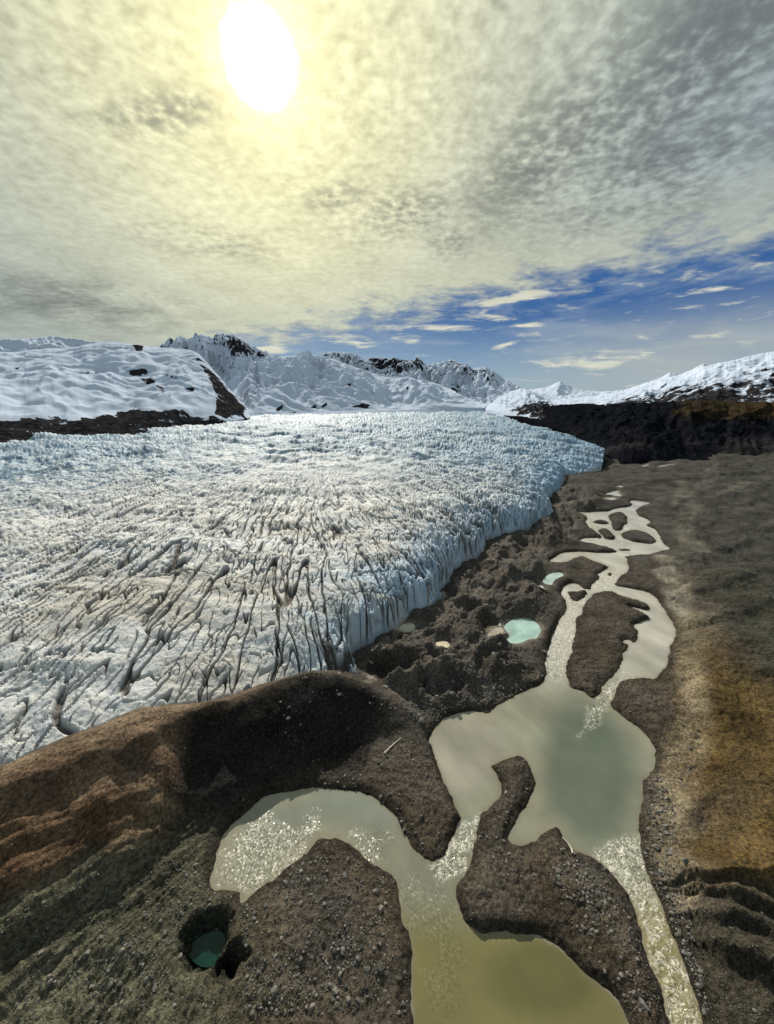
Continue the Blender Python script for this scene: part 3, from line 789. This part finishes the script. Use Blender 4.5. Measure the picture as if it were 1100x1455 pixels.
def mountain(name, label, sky, base, n=420, rows=150, shape=.85, amp=.1, wl=260, seed=300, jag=0.0, jagw=14, rock=0.25, rock_hi=0.0, rocks=(), tint=(.50, .575, .71), brush=None, drift=.5, stretch=1.0, spurs=.8):
    """sky: (px, py, distance) along the crest; base: (px, py, level) along the foot."""
    x0, x1 = min(p[0] for p in sky), max(p[0] for p in sky)
    xs = np.linspace(x0, x1, n)
    sy = interp(sky, 1, xs); sd = interp(sky, 2, xs)
    jn = fbm(xs / jagw, xs * 0 + seed, 4, seed, .6)
    sy = sy - jag * jn - .35 * fbm(xs / 5.0, xs * 0 + 3.3, 3, seed + 1)
    T = np.array([at_dist(a, b, c) for a, b, c in zip(xs, sy, sd)])
    cb = sorted(base)
    Bp = np.array([at(*q) if q[2] < 400 else at_dist(*q) for q in cb])
    B = np.stack([np.interp(xs, [q[0] for q in cb], Bp[:, k]) for k in range(3)], -1)
    v = np.concatenate([np.linspace(-.06, 1, rows), 1 + np.linspace(.03, .9, 30)])
    Vv = v[:, None]
    P = B[None, :, :2] * (1 - Vv[..., None]) + T[None, :, :2] * Vv[..., None]
    Hh = (T[:, 2] - B[:, 2])[None, :]
    vc = np.clip(Vv, 0, 1)
    prof = vc ** shape
    z = B[None, :, 2] + Hh * prof
    z = np.where(Vv < 0, B[None, :, 2] + Vv * 400, z)
    z = np.where(Vv > 1, T[None, :, 2] - (Vv - 1) * Hh * 1.1, z)
    X, Y = P[..., 0].astype(F), P[..., 1].astype(F)
    env = (np.clip(vc, 0, 1) * (1 - vc) * 4) ** .7 * (Vv < 1)
    uu = np.linspace(0, 1, n)[None, :]
    env = env * sstep(0, .06, uu) * sstep(1, .94, uu)
    wx, wy = X + wl * .3 * fbm(X / wl, Y / wl, 3, seed + 7), Y + wl * .3 * fbm(X / wl, Y / wl, 3, seed + 9)
    um = np.concatenate([[0], np.cumsum(np.hypot(np.diff(T[:, 0]), np.diff(T[:, 1])))])[None, :].astype(F) + 0 * Vv
    spur = ridged(um / wl + .35 * fbm(X / wl, Y / wl, 3, seed + 41) + .5 * vc, vc * .7 + um * 0, 2, seed + 43, .4) - .5 + .24 * (ridged(um / (wl * .31) + .4 * fbm(X / wl * 2, Y / wl * 2, 3, seed + 45), vc * 1.6 + um * 0, 2, seed + 47) - .5)
    rel0 = drift * (ridged(wx / wl, wy / (wl * stretch), 4, seed + 11, .42) - .5) * 1.2 + (1 - drift) * fbm(wx / wl, wy / (wl * stretch), 4, seed + 13, .42)
    rel = spurs * spur * 1.5 + (1 - spurs) * rel0 + .045 * fbm(X / 70, Y / 70, 4, seed + 15)
    z = z + env * amp * Hh * rel
    # wind drifts
    z = z + env * amp * .12 * Hh * np.sin(fbm(X / 300, Y / 300, 3, seed + 21) * 9 + z * .05)
    z = z + np.where(Vv > 1, amp * Hh * .3 * rel * sat((Vv - 1) * 5), 0)
    px, py = project(X, Y, z)
    gz = np.gradient(z, axis=0) / (np.hypot(np.gradient(X, axis=0), np.gradient(Y, axis=0)) + 1e-3)
    rk = np.zeros(X.shape, dtype=F) + rock - .30
    rk += .45 * sstep(.6, 1.2, np.abs(gz)) + .12 * sstep(.1, .5, rel) * sstep(.5, .95, vc) + rock_hi * sstep(.55, 1.0, vc)
    for poly, w, soft in rocks:
        dd = sdf(px.astype(F), py.astype(F), np.array(poly, dtype=F), 30) + soft * .7 * fbm(X / 60, Y / 60, 4, seed + 31)
        rk = rk + w * sstep(soft, -soft, dd)
    c = np.empty(X.shape + (3,), dtype=F); c[:] = tint  # snow tint is bluish to put the blue of shaded slopes into the colour
    bm_ = np.zeros(X.shape, dtype=F)
    if brush is not None: c, bm_ = brush(c, px, py, vc, X, Y)
    m = np.stack([rk, bm_, bm_ * 0], -1)
    V = np.stack([X, Y, z], -1).reshape(-1, 3)
    me = mesh_np(name, V, grid_faces(*X.shape), {'Col': c.reshape(-1, 3), 'Mask': m.reshape(-1, 3)})
    return link(name, me, M_MTN, 'structure', label)

mountain('rocky_mountain', 'distant snow-streaked rocky ridge behind the snow slope at far left',
         [(-260,490,6000),(-60,484,6000),(20,482,6000),(45,480,6000),(80,477.5,6000),(110,482,6000),(150,488,6000),(200,494,6000)],
         [(-260,560,4300),(200,560,4300)], 300, 90, .9, .25, 500, 310, jag=1.4, jagw=9, rock=.30, drift=.8)
mountain('jagged_mountain', 'jagged double snow peak behind the rocky shoulder',
         [(180,512,5200),(215,502,5200),(236,492,5200),(257,477,5200),(268,481,5200),(287,474,5200),(300,478,5200),(315,481,5200),(330,474.5,5200),(345,483,5200),(362,493,5200),(385,505,5200),(410,512,5200),(450,522,5200)],
         [(180,565,3800),(450,568,3800)], 360, 130, .95, .38, 520, 320, jag=1.2, jagw=8, rock=.24, drift=.85,
         rocks=[([(325,478),(337,480),(350,492),(375,506),(345,500),(333,508),(328,495)], .45, 6)])
mountain('snowy_mountain', 'far row of rocky-crested snow mountains behind the snow dome',
         [(430,512,6200),(455,505,6200),(462,501,6200),(490,500,6200),(505,502,6200),(520,512,6200),(527,508,6200),(545,508,6200),(570,512,6200),(583,512,6200),(598,510,6200),(607,520,6200),(620,516,6200),(630,514,6200),(641,510.5,6200),(655,516,6200),(670,523,6200),(690,522,6200),(700,526,6200),(719,541,6200),(740,549,6200),(765,560,6200),(790,570,6200)],
         [(430,574,4600),(790,574,4600)], 520, 150, 1.0, .38, 480, 330, jag=1.0, jagw=8, rock=.20, rock_hi=.22, drift=.85,
         rocks=[([(525,508),(608,510),(606,522),(575,530),(530,518)], .34, 6), ([(632,515),(690,523),(715,545),(690,540),(660,530)], .22, 8), ([(632,552),(650,549),(655,556),(640,562)], .6, 4)])
mountain('snowy_mountain', 'small pale pointed mountain at the head of the valley gap',
         [(720,562,7500),(755,553,7500),(776,551,7500),(796,541.5,7500),(805,546,7500),(814,551,7500),(841,556,7500),(862,556,7500),(893,554,7500),(940,552,7500)],
         [(720,573,5600),(940,573,5600)], 260, 80, 1.0, .2, 500, 340, jag=.5, rock=.2, drift=.8)
mountain('snowy_mountain', 'thin pale peaks peeping over the right-hand snow slope',
         [(880,556,5600),(917,544,5600),(930,540,5600),(945,533,5600),(952,529.5,5600),(965,533,5600),(985,524,5600),(1000,517,5600),(1012,523,5600),(1040,530,5600)],
         [(880,572,4200),(1040,572,4200)], 220, 80, 1.0, .2, 400, 345, jag=.8, jagw=7, rock=.3, drift=.8)
mountain('snow_dome', 'smooth broad snow dome in the centre above the glacier',
         [(318,572,3300),(335,552,3500),(352,530,3700),(370,514,3900),(385,508,3900),(440,503.5,3900),(462,506,3900),(501,520,3800),(530,530,3700),(560,535,3600),(590,539,3500),(620,545,3400),(640,552,3300),(660,564,3200),(690,574,3100)],
         [(318,594,66),(350,591,66),(470,584,2250),(560,582,2500),(640,580,2650),(690,579,2700)], 520, 190, .80, .38, 560, 350, jag=.3, rock=.02, drift=.7, stretch=1.4, spurs=.65,
         rocks=[([(391,582),(402,573),(402,580),(395,586)], 1.15, 1.2), ([(440,580),(448,574),(450,580)], 1.15, 1.2), ([(456,577),(465,571),(465,576),(458,581)], 1.15, 1.2), ([(494,546),(500,543),(498,552)], 1.15, 1.2), ([(498,578),(515,573),(528,575),(520,581)], 1.15, 1.2),
                ([(412,587),(420,584),(422,588)], 1.15, 1.2), ([(575,550),(582,548),(580,556)], 1.15, 1.2), ([(430,560),(440,557),(436,563)], .3, 3)])
mountain('snow_hill', 'big smooth snow slope with a black rocky foot on the left of the glacier',
         [(-420,520,2900),(-80,506,2900),(19,500,2900),(55,496,2900),(107,493.5,2900),(124,489,2900),(152,486,2900),(183,488,2900),(217,493,2850),(252,495,2750),(269,497,2650),(283,503,2550),(304,526,2350),(321,546,2200),(347,577,1950),(356,590,1850)],
         [(-420,670,56),(-80,632,60),(20,622,60),(150,612,62),(250,604,64),(330,598,66),(356,594,66)], 620, 230, .80, .17, 460, 360, jag=.4, rock=.05, drift=.45, stretch=1.8, spurs=.35,
         rocks=[([(-420,640),(-420,610),(-80,596),(20,594),(70,588),(100,594),(150,588),(215,578),(262,581),(285,592),(330,597),(356,596),(340,610),(20,640)], .95, 7),
                ([(272,500),(290,515),(308,532),(327,552),(349,577),(348,593),(300,594),(306,570),(300,548),(285,522)], .90, 5),
                ([(176,525),(205,523),(222,542),(252,562),(240,566),(205,544)], .75, 3), ([(188,489),(205,490),(203,499),(193,500)], .9, 1.5), ([(115,529),(128,528),(126,533)], .9, 1.2),
                ([(225,528),(250,532),(258,540),(235,536)], .7, 3), ([(262,552),(278,550),(275,558)], .9, 1.5), ([(20,523),(28,521),(26,527)], .9, 1.2), ([(262,510),(280,520),(290,545),(270,530)], .2, 8)])
mountain('rocky_knoll', 'low snow-patched rocky knoll where the far ice meets the right side',
         [(690,578,3000),(712,562,3000),(741,551,3000),(762,558,2900),(783,569,2700),(800,578,2500)],
         [(690,582,2400),(735,591,62),(800,604,46)], 220, 90, .8, .2, 200, 370, jag=.9, rock=.34, drift=.6,
         rocks=[([(722,582),(745,573),(775,566),(790,575),(800,605),(740,592)], .62, 7)])
mountain('snowy_hillside', 'rock-speckled snowy hillside rising at the right edge',
         [(740,573,3300),(780,569,3300),(815,566,3300),(850,562,3300),(893,555,3200),(917,545.5,3100),(940,538,3000),(965,533,2900),(985,526,2800),(1000,521,2700),(1020,516,2700),(1045,511,2700),(1060,507,2700),(1082,502,2700),(1160,488,2700),(1400,470,2700)],
         [(740,588,2350),(850,582,2050),(1000,578,1900),(1082,580,1850),(1400,584,1750)], 520, 170, .85, .22, 240, 380, jag=.6, rock=.36, drift=.6, spurs=.45,
         rocks=[([(840,582),(880,563),(930,549),(980,539),(1030,529),(1082,518),(1400,505),(1400,600),(840,600)], .27, 12), ([(740,575),(800,571),(860,570),(900,563),(960,552),(1020,544),(1082,538),(1400,530),(1400,600),(740,600)], .27, 10)])

def brush(c, px, py, v, X, Y):
    n = fbm(X / 120, Y / 120, 5, 391)
    c = np.empty_like(c); c[:] = (.0065, .0075, .011)
    c = mixc(c, (.020, .021, .025), sstep(.0, .7, n) * sstep(600, 640, py))
    c = mixc(c, (.034, .026, .015), sstep(940, 1020, px + 60 * n) * sstep(602, 588, py + 8 * n) * sstep(560, 572, py) * .85)
    c = mixc(c, (.045, .044, .045), sstep(1000, 1060, px) * sstep(615, 640, py) * .6)
    b = np.ones(px.shape, dtype=F) * sat(1.0 - .9 * sstep(.90, 1.0, v + .12 * n))
    return c, b
mountain('dark_hillside', 'dark brush-covered hillside between the right ice margin and the snowline',
         [(716,586,2500),(740,583,2400),(783,577,2300),(830,573,2200),(860,575,2100),(900,572,2000),(950,571,1900),(1000,569,1850),(1082,571,1800),(1250,572,1700),(1500,575,1600)],
         [(716,590,60),(735,593,58),(770,602,48),(800,610,38),(830,622,26),(855,636,14),(872,652,4),(885,662,1),(950,657,1),(1082,654,1),(1250,660,1),(1500,690,1)], 620, 190, .75, .22, 170, 390, jag=1.2, jagw=12, rock=.6, brush=brush, drift=.55)

# ------------------------------------------------------------------ stones
def icosa():
    p = (1 + 5 ** .5) / 2
    v = np.array([(-1,p,0),(1,p,0),(-1,-p,0),(1,-p,0),(0,-1,p),(0,1,p),(0,-1,-p),(0,1,-p),(p,0,-1),(p,0,1),(-p,0,-1),(-p,0,1)], dtype=F)
    f = np.array([(0,11,5),(0,5,1),(0,1,7),(0,7,10),(0,10,11),(1,5,9),(5,11,4),(11,10,2),(10,7,6),(7,1,8),(3,9,4),(3,4,2),(3,2,6),(3,6,8),(3,8,9),(4,9,5),(2,4,11),(6,2,10),(8,6,7),(9,8,1)], dtype=np.int32)
    return v / np.linalg.norm(v[0]), f

def subdivide(v, f):
    vs = [tuple(a) for a in v]; cache = {}; out = []
    def mid(a, b):
        k = (min(a, b), max(a, b))
        if k not in cache:
            m = (np.array(vs[a]) + np.array(vs[b])) / 2; m = m / np.linalg.norm(m)
            vs.append(tuple(m)); cache[k] = len(vs) - 1
        return cache[k]
    for a, b, c in f:
        ab, bc, ca = mid(a, b), mid(b, c), mid(c, a)
        out += [(a, ab, ca), (b, bc, ab), (c, ca, bc), (ab, bc, ca)]
    return np.array(vs, dtype=F), np.array(out, dtype=np.int32)

IV, IF = icosa()
S1V, S1F = subdivide(IV, IF)
S2V, S2F = subdivide(S1V, S1F)

def rock_mesh(seed):
    r = np.random.default_rng(seed)
    v = S2V.copy()
    for k in range(9):                               # chop flat facets
        n = r.normal(size=3); n /= np.linalg.norm(n)
        h = r.uniform(.55, .9)
        d = v @ n - h
        v = v - np.outer(np.maximum(d, 0), n)
    v *= r.uniform(.75, 1.15, 3) * np.array([1, .85, .68])
    v += .05 * perlin(v[:, 0] * 3 + seed, v[:, 1] * 3 + v[:, 2] * 2, seed)[:, None] * v
    return mesh_np('boulder', v, S2F, smooth=False)

ROCKS = [rock_mesh(500 + k) for k in range(6)]
for m in ROCKS: m.materials.append(M_STONE)

def scatter(n, zone, xr, yr):
    """points spread over the ground inside a traced outline."""
    px = rng.uniform(xr[0], xr[1], n); py = rng.uniform(yr[0], yr[1], n)
    if zone is not None:
        k = sdf(px.astype(F), py.astype(F), np.array(zone, dtype=F), 10) < 0
        px, py = px[k], py[k]
    P = np.array([at(a, b, 2.5)[:2] for a, b in zip(px, py)], dtype=F).reshape(-1, 2)
    return px, py, P[:, 0], P[:, 1]

Z_RIGHT = [(915,1120),(935,1095),(960,1150),(965,1230),(985,1320),(1010,1437),(1000,1437),(965,1340),(935,1265),(917,1220)]
Z_ISL = [(800,1190),(830,1216),(880,1265),(905,1300),(935,1400),(945,1437),(900,1437),(850,1370),(800,1290),(770,1230)]
Z_LEFT = [(20,1437),(20,1330),(140,1270),(260,1190),(330,1290),(260,1300),(250,1400),(300,1437)]
Z_CEN = [(340,1290),(440,1215),(480,1200),(545,1245),(560,1300),(580,1350),(585,1437),(330,1437),(350,1400)]
Z_MOR = [(560,1000),(600,970),(700,930),(770,960),(700,1000),(640,1008),(600,1040)]

def boulders(n, zone, xr, yr, label, group, s0, s1):
    px, py, X, Y = scatter(n * 40, zone, xr, yr)
    dw, _ = wdist(X, Y)
    k = np.where(dw > 1.5)[0][:n]
    Z = terrain(X[k], Y[k])
    for x, y, z in zip(X[k], Y[k], Z):
        me = ROCKS[random.randrange(6)]
        o = bpy.data.objects.new('boulder', me); COL.objects.link(o)
        s = random.uniform(s0, s1) * random.choice((.8, 1, 1, 1.25))
        o.location = (float(x), float(y), float(z) + .16 * s)
        o.scale = (s, s, s); o.rotation_euler = (random.uniform(-.3, .3), random.uniform(-.3, .3), random.uniform(0, 6.28))
        o['label'] = label; o['category'] = 'boulder'; o['group'] = group

boulders(45, Z_RIGHT, (900, 1020), (1090, 1440), 'grey boulder on the stony strip along the right bank of the outlet river', 'boulders along the right bank', .4, .75)
boulders(40, Z_ISL, (760, 950), (1180, 1440), 'brownish boulder on the stony slope left of the outlet river', 'boulders left of the outlet river', .35, .65)
boulders(26, Z_LEFT, (10, 340), (1180, 1440), 'pale boulder scattered on the olive gravel at the lower left', 'boulders on the olive gravel', .4, .75)
boulders(32, Z_CEN, (320, 590), (1190, 1440), 'pale boulder on the brown gravel point in the curve of the near lake', 'boulders on the brown gravel point', .4, .75)

boulders(50, MORAINE, (500, 850), (690, 1030), 'dark boulder on the hummocky grey moraine between the ice front and the river', 'boulders on the moraine', .7, 1.5)

def build_gravel():
    allp = []
    for n, zone, xr, yr, s0 in ((8000, Z_RIGHT, (900, 1020), (1090, 1440), .22), (7000, Z_ISL, (760, 950), (1180, 1440), .20), (4500, Z_LEFT, (10, 340), (1180, 1440), .17),
                                (7000, Z_CEN, (320, 590), (1190, 1440), .18), (7000, Z_MOR, (550, 780), (920, 1040), .26), (7000, None, (0, 1100), (1100, 1470), .15),
                                (5000, None, (400, 1000), (920, 1250), .26)):
        px, py, X, Y = scatter(n, zone, xr, yr)
        allp.append(np.stack([X, Y, np.full(X.shape, s0)], -1))
    P = np.concatenate(allp).astype(F)
    dw, _ = wdist(P[:, 0], P[:, 1])
    clump = perlin(P[:, 0] * .06, P[:, 1] * .06, 601) + .6 * perlin(P[:, 0] * .25, P[:, 1] * .25, 603)
    P = P[(dw > .8) & (clump > rng.uniform(-.6, .8, len(P)))]
    Z = terrain(P[:, 0], P[:, 1])
    n = len(P)
    s = P[:, 2] * np.exp(rng.normal(-.12, .55, n)).astype(F)
    a = rng.uniform(0, 6.283, n).astype(F)
    base = IV[None] * (1 + rng.uniform(-.28, .28, (n, 12, 1))).astype(F)
    base = base * (np.stack([rng.uniform(.8, 1.3, n), rng.uniform(.7, 1.1, n), rng.uniform(.5, .8, n)], -1).astype(F) * s[:, None])[:, None, :]
    ca, sa = np.cos(a)[:, None], np.sin(a)[:, None]
    bx = base[..., 0] * ca - base[..., 1] * sa; by = base[..., 0] * sa + base[..., 1] * ca
    V = np.stack([bx + P[:, 0:1], by + P[:, 1:2], base[..., 2] + (Z + s * .2)[:, None]], -1).reshape(-1, 3)
    Fc = (IF[None] + (np.arange(n, dtype=np.int32) * 12)[:, None, None]).reshape(-1, 3)
    g = rng.uniform(.04, .21, n) ** 1.15
    col = np.stack([g * 1.03, g * .98, g * .88], -1)
    col = np.repeat(col, 12, 0)
    me = mesh_np('gravel', V, Fc, {'Col': col}, smooth=False)
    link('gravel', me, M_GRAVEL, 'stuff', 'loose stones strewn over the bars and banks')

build_gravel()

# ------------------------------------------------------------------ driftwood
def driftwood(pts, r0, r1, label, stubs=()):
    W = []
    for px, py in pts:
        p = at(px, py, 2.5); W.append(p)
    W = np.array(W)
    for k in range(len(W)):
        W[k, 2] = float(terrain(W[k:k + 1, 0].astype(F), W[k:k + 1, 1].astype(F))[0]) + r0 * .8
    W[:, 2] = np.maximum(W[:, 2], W[:, 2].max() - .5)
    m = 7
    # smooth path
    tt = np.linspace(0, len(W) - 1, 22)
    path = np.stack([np.interp(tt, np.arange(len(W)), W[:, k]) for k in range(3)], -1)
    path[1:-1] = (path[:-2] + path[1:-1] * 2 + path[2:]) / 4
    V = []; n = len(path)
    for i, p in enumerate(path):
        t = path[min(i + 1, n - 1)] - path[max(i - 1, 0)]; t /= np.linalg.norm(t)
        sd = np.cross(t, (0, 0, 1)); sd /= np.linalg.norm(sd); up = np.cross(sd, t)
        r = (r0 + (r1 - r0) * i / (n - 1)) * (1 + .12 * math.sin(i * 1.7)) * (1.5 if i == 0 else 1)
        for k in range(m):
            a = 2 * math.pi * k / m
            V.append(p + (sd * math.cos(a) + up * math.sin(a)) * r)
    Fq = [(i * m + k, i * m + (k + 1) % m, (i + 1) * m + (k + 1) % m, (i + 1) * m + k) for i in range(n - 1) for k in range(m)]
    me = bpy.data.meshes.new('driftwood_log')
    me.from_pydata([tuple(v) for v in V], [], Fq + [tuple(range(m))[::-1], tuple((n - 1) * m + k for k in range(m))])
    for p in me.polygons: p.use_smooth = True
    link('driftwood_log', me, M_WOOD, None, label, 'log')

driftwood([(815,1208),(813,1200),(808,1192),(800,1185)], .34, .16, 'curved bleached driftwood log on the tip of gravel in the broad lake')
driftwood([(546,1069),(553,1062),(562,1054),(570,1048)], .32, .18, 'straight grey log lying on the moraine above the near lake')

# ------------------------------------------------------------------ light and sky
sd = ray(370, 84); sd = sd / np.linalg.norm(sd)
SUN_EL = math.asin(sd[2]); SUN_AZ = math.atan2(sd[0], sd[1])
sun = bpy.data.lights.new('sun', 'SUN'); sun.energy = 5.6; sun.angle = math.radians(.6); sun.color = (1.0, .93, .80)
so = bpy.data.objects.new('sun', sun); COL.objects.link(so)
so.rotation_euler = (math.pi / 2 - SUN_EL, 0, math.pi - SUN_AZ)
so.location = (0, 0, 600)

def build_world():
    w = bpy.data.worlds.new('World'); SC.world = w; w.use_nodes = True
    t = NT(w.node_tree); t.n.clear()
    d = t.vmath('NORMALIZE', t.new('ShaderNodeTexCoord').outputs['Generated'])
    sp = t.new('ShaderNodeSeparateXYZ'); t.put(sp.inputs[0], d)
    dx, dy, dz = sp.outputs
    sky = t.new('ShaderNodeTexSky', sky_type='NISHITA', sun_disc=False)
    sky.sun_elevation = SUN_EL; sky.sun_rotation = SUN_AZ
    sky.altitude = 200; sky.air_density = 1.0; sky.dust_density = .6; sky.ozone_density = 2.5
    # flat cloud deck seen in perspective
    den = t.math('ADD', t.math('MAXIMUM', dz, 0.0), .13)
    cx = t.math('DIVIDE', dx, den); cy = t.math('DIVIDE', dy, den)
    cb = t.new('ShaderNodeCombineXYZ'); t.put(cb.inputs[0], cx); t.put(cb.inputs[1], cy)
    p = cb.outputs[0]
    cell = t.noise(p, 24.0, 2, .5, .1)
    cell2 = t.noise(p, 44.0, 1, .5, .1)
    mid = t.noise(p, 3.6, 5, .58, .25)
    lo = t.noise(p, 1.3, 3, .5, .2)
    ang = t.vmath('DOT_PRODUCT', d, tuple(sd))
    a = t.math('ARCCOSINE', t.math('MINIMUM', ang, .99999))          # radians from the sun
    def plane(p0, p1):
        n = np.cross(ray(*p0), ray(*p1)); n /= np.linalg.norm(n)
        if n[2] < 0: n = -n
        return t.vmath('DOT_PRODUCT', d, tuple(n))
    # base brightness of the deck falls away from the sun
    near = t.rng(a, .0, .92, 1.0, 0.0)
    near2 = t.rng(a, .0, .42, 1.0, 0.0)
    cA = t.mix(near, rgb(.30, .36, .38), rgb(.66, .665, .46))
    cA = t.mix(near2, cA, rgb(.76, .74, .46))
    # towards the horizon under the sun the deck stays bright
    warm_h = t.math('MULTIPLY', t.rng(dz, .42, .12), t.rng(plane((560, 727), (700, 60)), .25, -.25))
    # texture
    f = t.math('ADD', t.math('MULTIPLY', t.math('MULTIPLY', t.math('SUBTRACT', cell, .5), 2.2), t.rng(dz, .10, .55, .25, 1.0)), t.math('MULTIPLY', t.math('MULTIPLY', t.math('SUBTRACT', cell2, .5), .9), t.rng(dz, .2, .6)))
    fmid = t.math('SUBTRACT', mid, .5); flo = t.math('SUBTRACT', lo, .5)
    tex = t.math('ADD', t.math('ADD', t.math('MULTIPLY', f, .75), t.math('MULTIPLY', fmid, .85)), t.math('MULTIPLY', flo, .5))
    shade = t.rng(tex, -.8, .8, .54, 1.56, False)
    cB = t.mix(1.0, cA, t.mix(0.0, rgb(1, 1, 1), rgb(1, 1, 1)), 'MULTIPLY')
    sc = t.new('ShaderNodeVectorMath', operation='SCALE'); t.put(sc.inputs[0], cB); t.put(sc.inputs['Scale'], shade)
    deck = sc.outputs[0]
    deck = t.mix(t.math('MULTIPLY', warm_h, .62), deck, rgb(.76, .74, .48))
    # dark grey patches
    def spot(px, py, rx, ry, rot=0.0):
        """elliptic patch of sky around a direction, axes in radians along azimuth-like and up-like tangents."""
        c = ray(px, py); c /= np.linalg.norm(c)
        e1 = np.cross(c, (0, 0, 1)); e1 /= np.linalg.norm(e1); e2 = np.cross(e1, c)
        cr, sr = math.cos(rot), math.sin(rot)
        e1, e2 = e1 * cr + e2 * sr, -e1 * sr + e2 * cr
        u = t.math('DIVIDE', t.vmath('DOT_PRODUCT', d, tuple(e1)), rx); v = t.math('DIVIDE', t.vmath('DOT_PRODUCT', d, tuple(e2)), ry)
        q = t.math('SQRT', t.math('ADD', t.math('MULTIPLY', u, u), t.math('MULTIPLY', v, v)))
        back = t.math('GREATER_THAN', t.vmath('DOT_PRODUCT', d, tuple(c)), 0.0)
        return t.math('MULTIPLY', t.rng(q, 1.25, .1), back)
    grey = None
    for args in ((800, 215, .26, .10, .35), (570, 305, .15, .055, .1), (110, 430, .24, .06, 0), (1020, 60, .35, .14, .5), (300, 345, .16, .03, 0), (480, 280, .08, .03, .2), (230, 160, .14, .03, .3), (640, 345, .06, .04, 0), (930, 250, .25, .1, .2)):
        s = spot(*args); grey = s if grey is None else t.math('MAXIMUM', grey, s)
    gm = t.math('MULTIPLY', grey, t.rng(t.math('ADD', t.math('ADD', fmid, flo), t.math('MULTIPLY', f, .5)), .28, -.28))
    deck = t.mix(t.math('MULTIPLY', gm, .78), deck, rgb(.135, .155, .165))
    # small clouds inside the gap, stretched along the horizon
    pz = t.new('ShaderNodeCombineXYZ'); t.put(pz.inputs[0], t.math('DIVIDE', dx, t.math('ADD', dy, .001))); t.put(pz.inputs[1], t.math('MULTIPLY', dz, 6.5))
    st = t.noise(pz.outputs[0], 3.4, 6, .58, .5)
    st2 = t.noise(pz.outputs[0], 9.0, 5, .62, .6)
    # clear gap low on the right
    wob = t.math('ADD', t.math('ADD', t.math('MULTIPLY', fmid, .20), t.math('MULTIPLY', f, .03)), t.math('MULTIPLY', t.math('SUBTRACT', st2, .5), .07))
    gap = t.rng(t.math('ADD', plane((400, 478), (1082, 334)), wob), .045, -.045)
    streak = t.math('MULTIPLY', t.rng(st, .46, .68), .9)
    puff = None
    for args in ((495, 484, .085, .018, 0), (845, 514, .13, .020, 0), (610, 466, .12, .012, 0), (720, 425, .12, .016, .1), (690, 450, .10, .016, 0), (715, 491, .04, .008, .2), (1000, 414, .07, .008, 0), (385, 497, .05, .016, 0), (755, 462, .05, .008, 0), (590, 486, .03, .008, 0)):
        s = spot(*args); puff = s if puff is None else t.math('MAXIMUM', puff, s)
    puff = t.rng(t.math('ADD', puff, t.math('MULTIPLY', t.math('SUBTRACT', st2, .5), 4.2)), .25, 1.25)
    veil = t.math('MULTIPLY', spot(1010, 520, .42, .135, 0), t.rng(st, .2, .6, .55, 1.0))
    blue = t.new('ShaderNodeVectorMath', operation='MULTIPLY'); t.put(blue.inputs[0], sky.outputs[0]); blue.inputs[1].default_value = (.030, .050, .085)
    blu = t.mix(t.rng(dz, .02, .20), rgb(.30, .42, .50), rgb(.035, .115, .30))
    blu = t.mix(.12, blu, blue.outputs[0])
    g = t.mix(t.math('MULTIPLY', streak, .42), blu, rgb(.42, .50, .56))
    g = t.mix(t.math('MULTIPLY', veil, .7), g, rgb(.44, .47, .46))
    g = t.mix(t.math('MULTIPLY', puff, .9), g, rgb(.76, .75, .60))
    col = t.mix(gap, deck, g)
    # haze at the very horizon
    # sun burning through the cloud
    jag = t.math('MULTIPLY', t.math('ADD', f, fmid), .013)
    ae = t.math('ADD', a, jag)
    core = t.math('MULTIPLY', t.rng(ae, .066, .026), 3.0)
    halo = t.math('MULTIPLY', t.math('POWER', t.rng(ae, .17, .03), 2.2), .6)
    halo2 = t.math('MULTIPLY', t.math('POWER', t.rng(a, .75, .05, 0, 1, False), 2.0), .25)
    def addc(c, fac, k):
        s = t.new('ShaderNodeVectorMath', operation='SCALE'); s.inputs[0].default_value = k; t.put(s.inputs['Scale'], fac)
        return t.vmath('ADD', c, s.outputs[0])
    col = addc(addc(addc(col, core, (1, 1, .95)), halo, (1.0, .82, .38)), halo2, (1.0, .9, .45))
    bg = t.new('ShaderNodeBackground'); t.put(bg.inputs[0], col); bg.inputs[1].default_value = 1.0
    out = t.new('ShaderNodeOutputWorld'); t.l.new(bg.outputs[0], out.inputs[0])
build_world()

# ------------------------------------------------------------------ camera and render settings
cam = bpy.data.cameras.new('camera'); co = bpy.data.objects.new('camera', cam); COL.objects.link(co)
co.location = (0, 0, HC); co.rotation_euler = (math.pi / 2 - PITCH, 0, 0)
cam.sensor_fit = 'VERTICAL'; cam.sensor_height = 36.0; cam.lens = 36.0 * FPX / 1455.0
cam.clip_start = 1.0; cam.clip_end = 80000.0
SC.camera = co
SC.view_settings.view_transform = 'Standard'; SC.view_settings.look = 'None'; SC.view_settings.exposure = 0.0
SC.cycles.max_bounces = 3; SC.cycles.diffuse_bounces = 1; SC.cycles.glossy_bounces = 1
SC.cycles.sample_clamp_indirect = 4.0
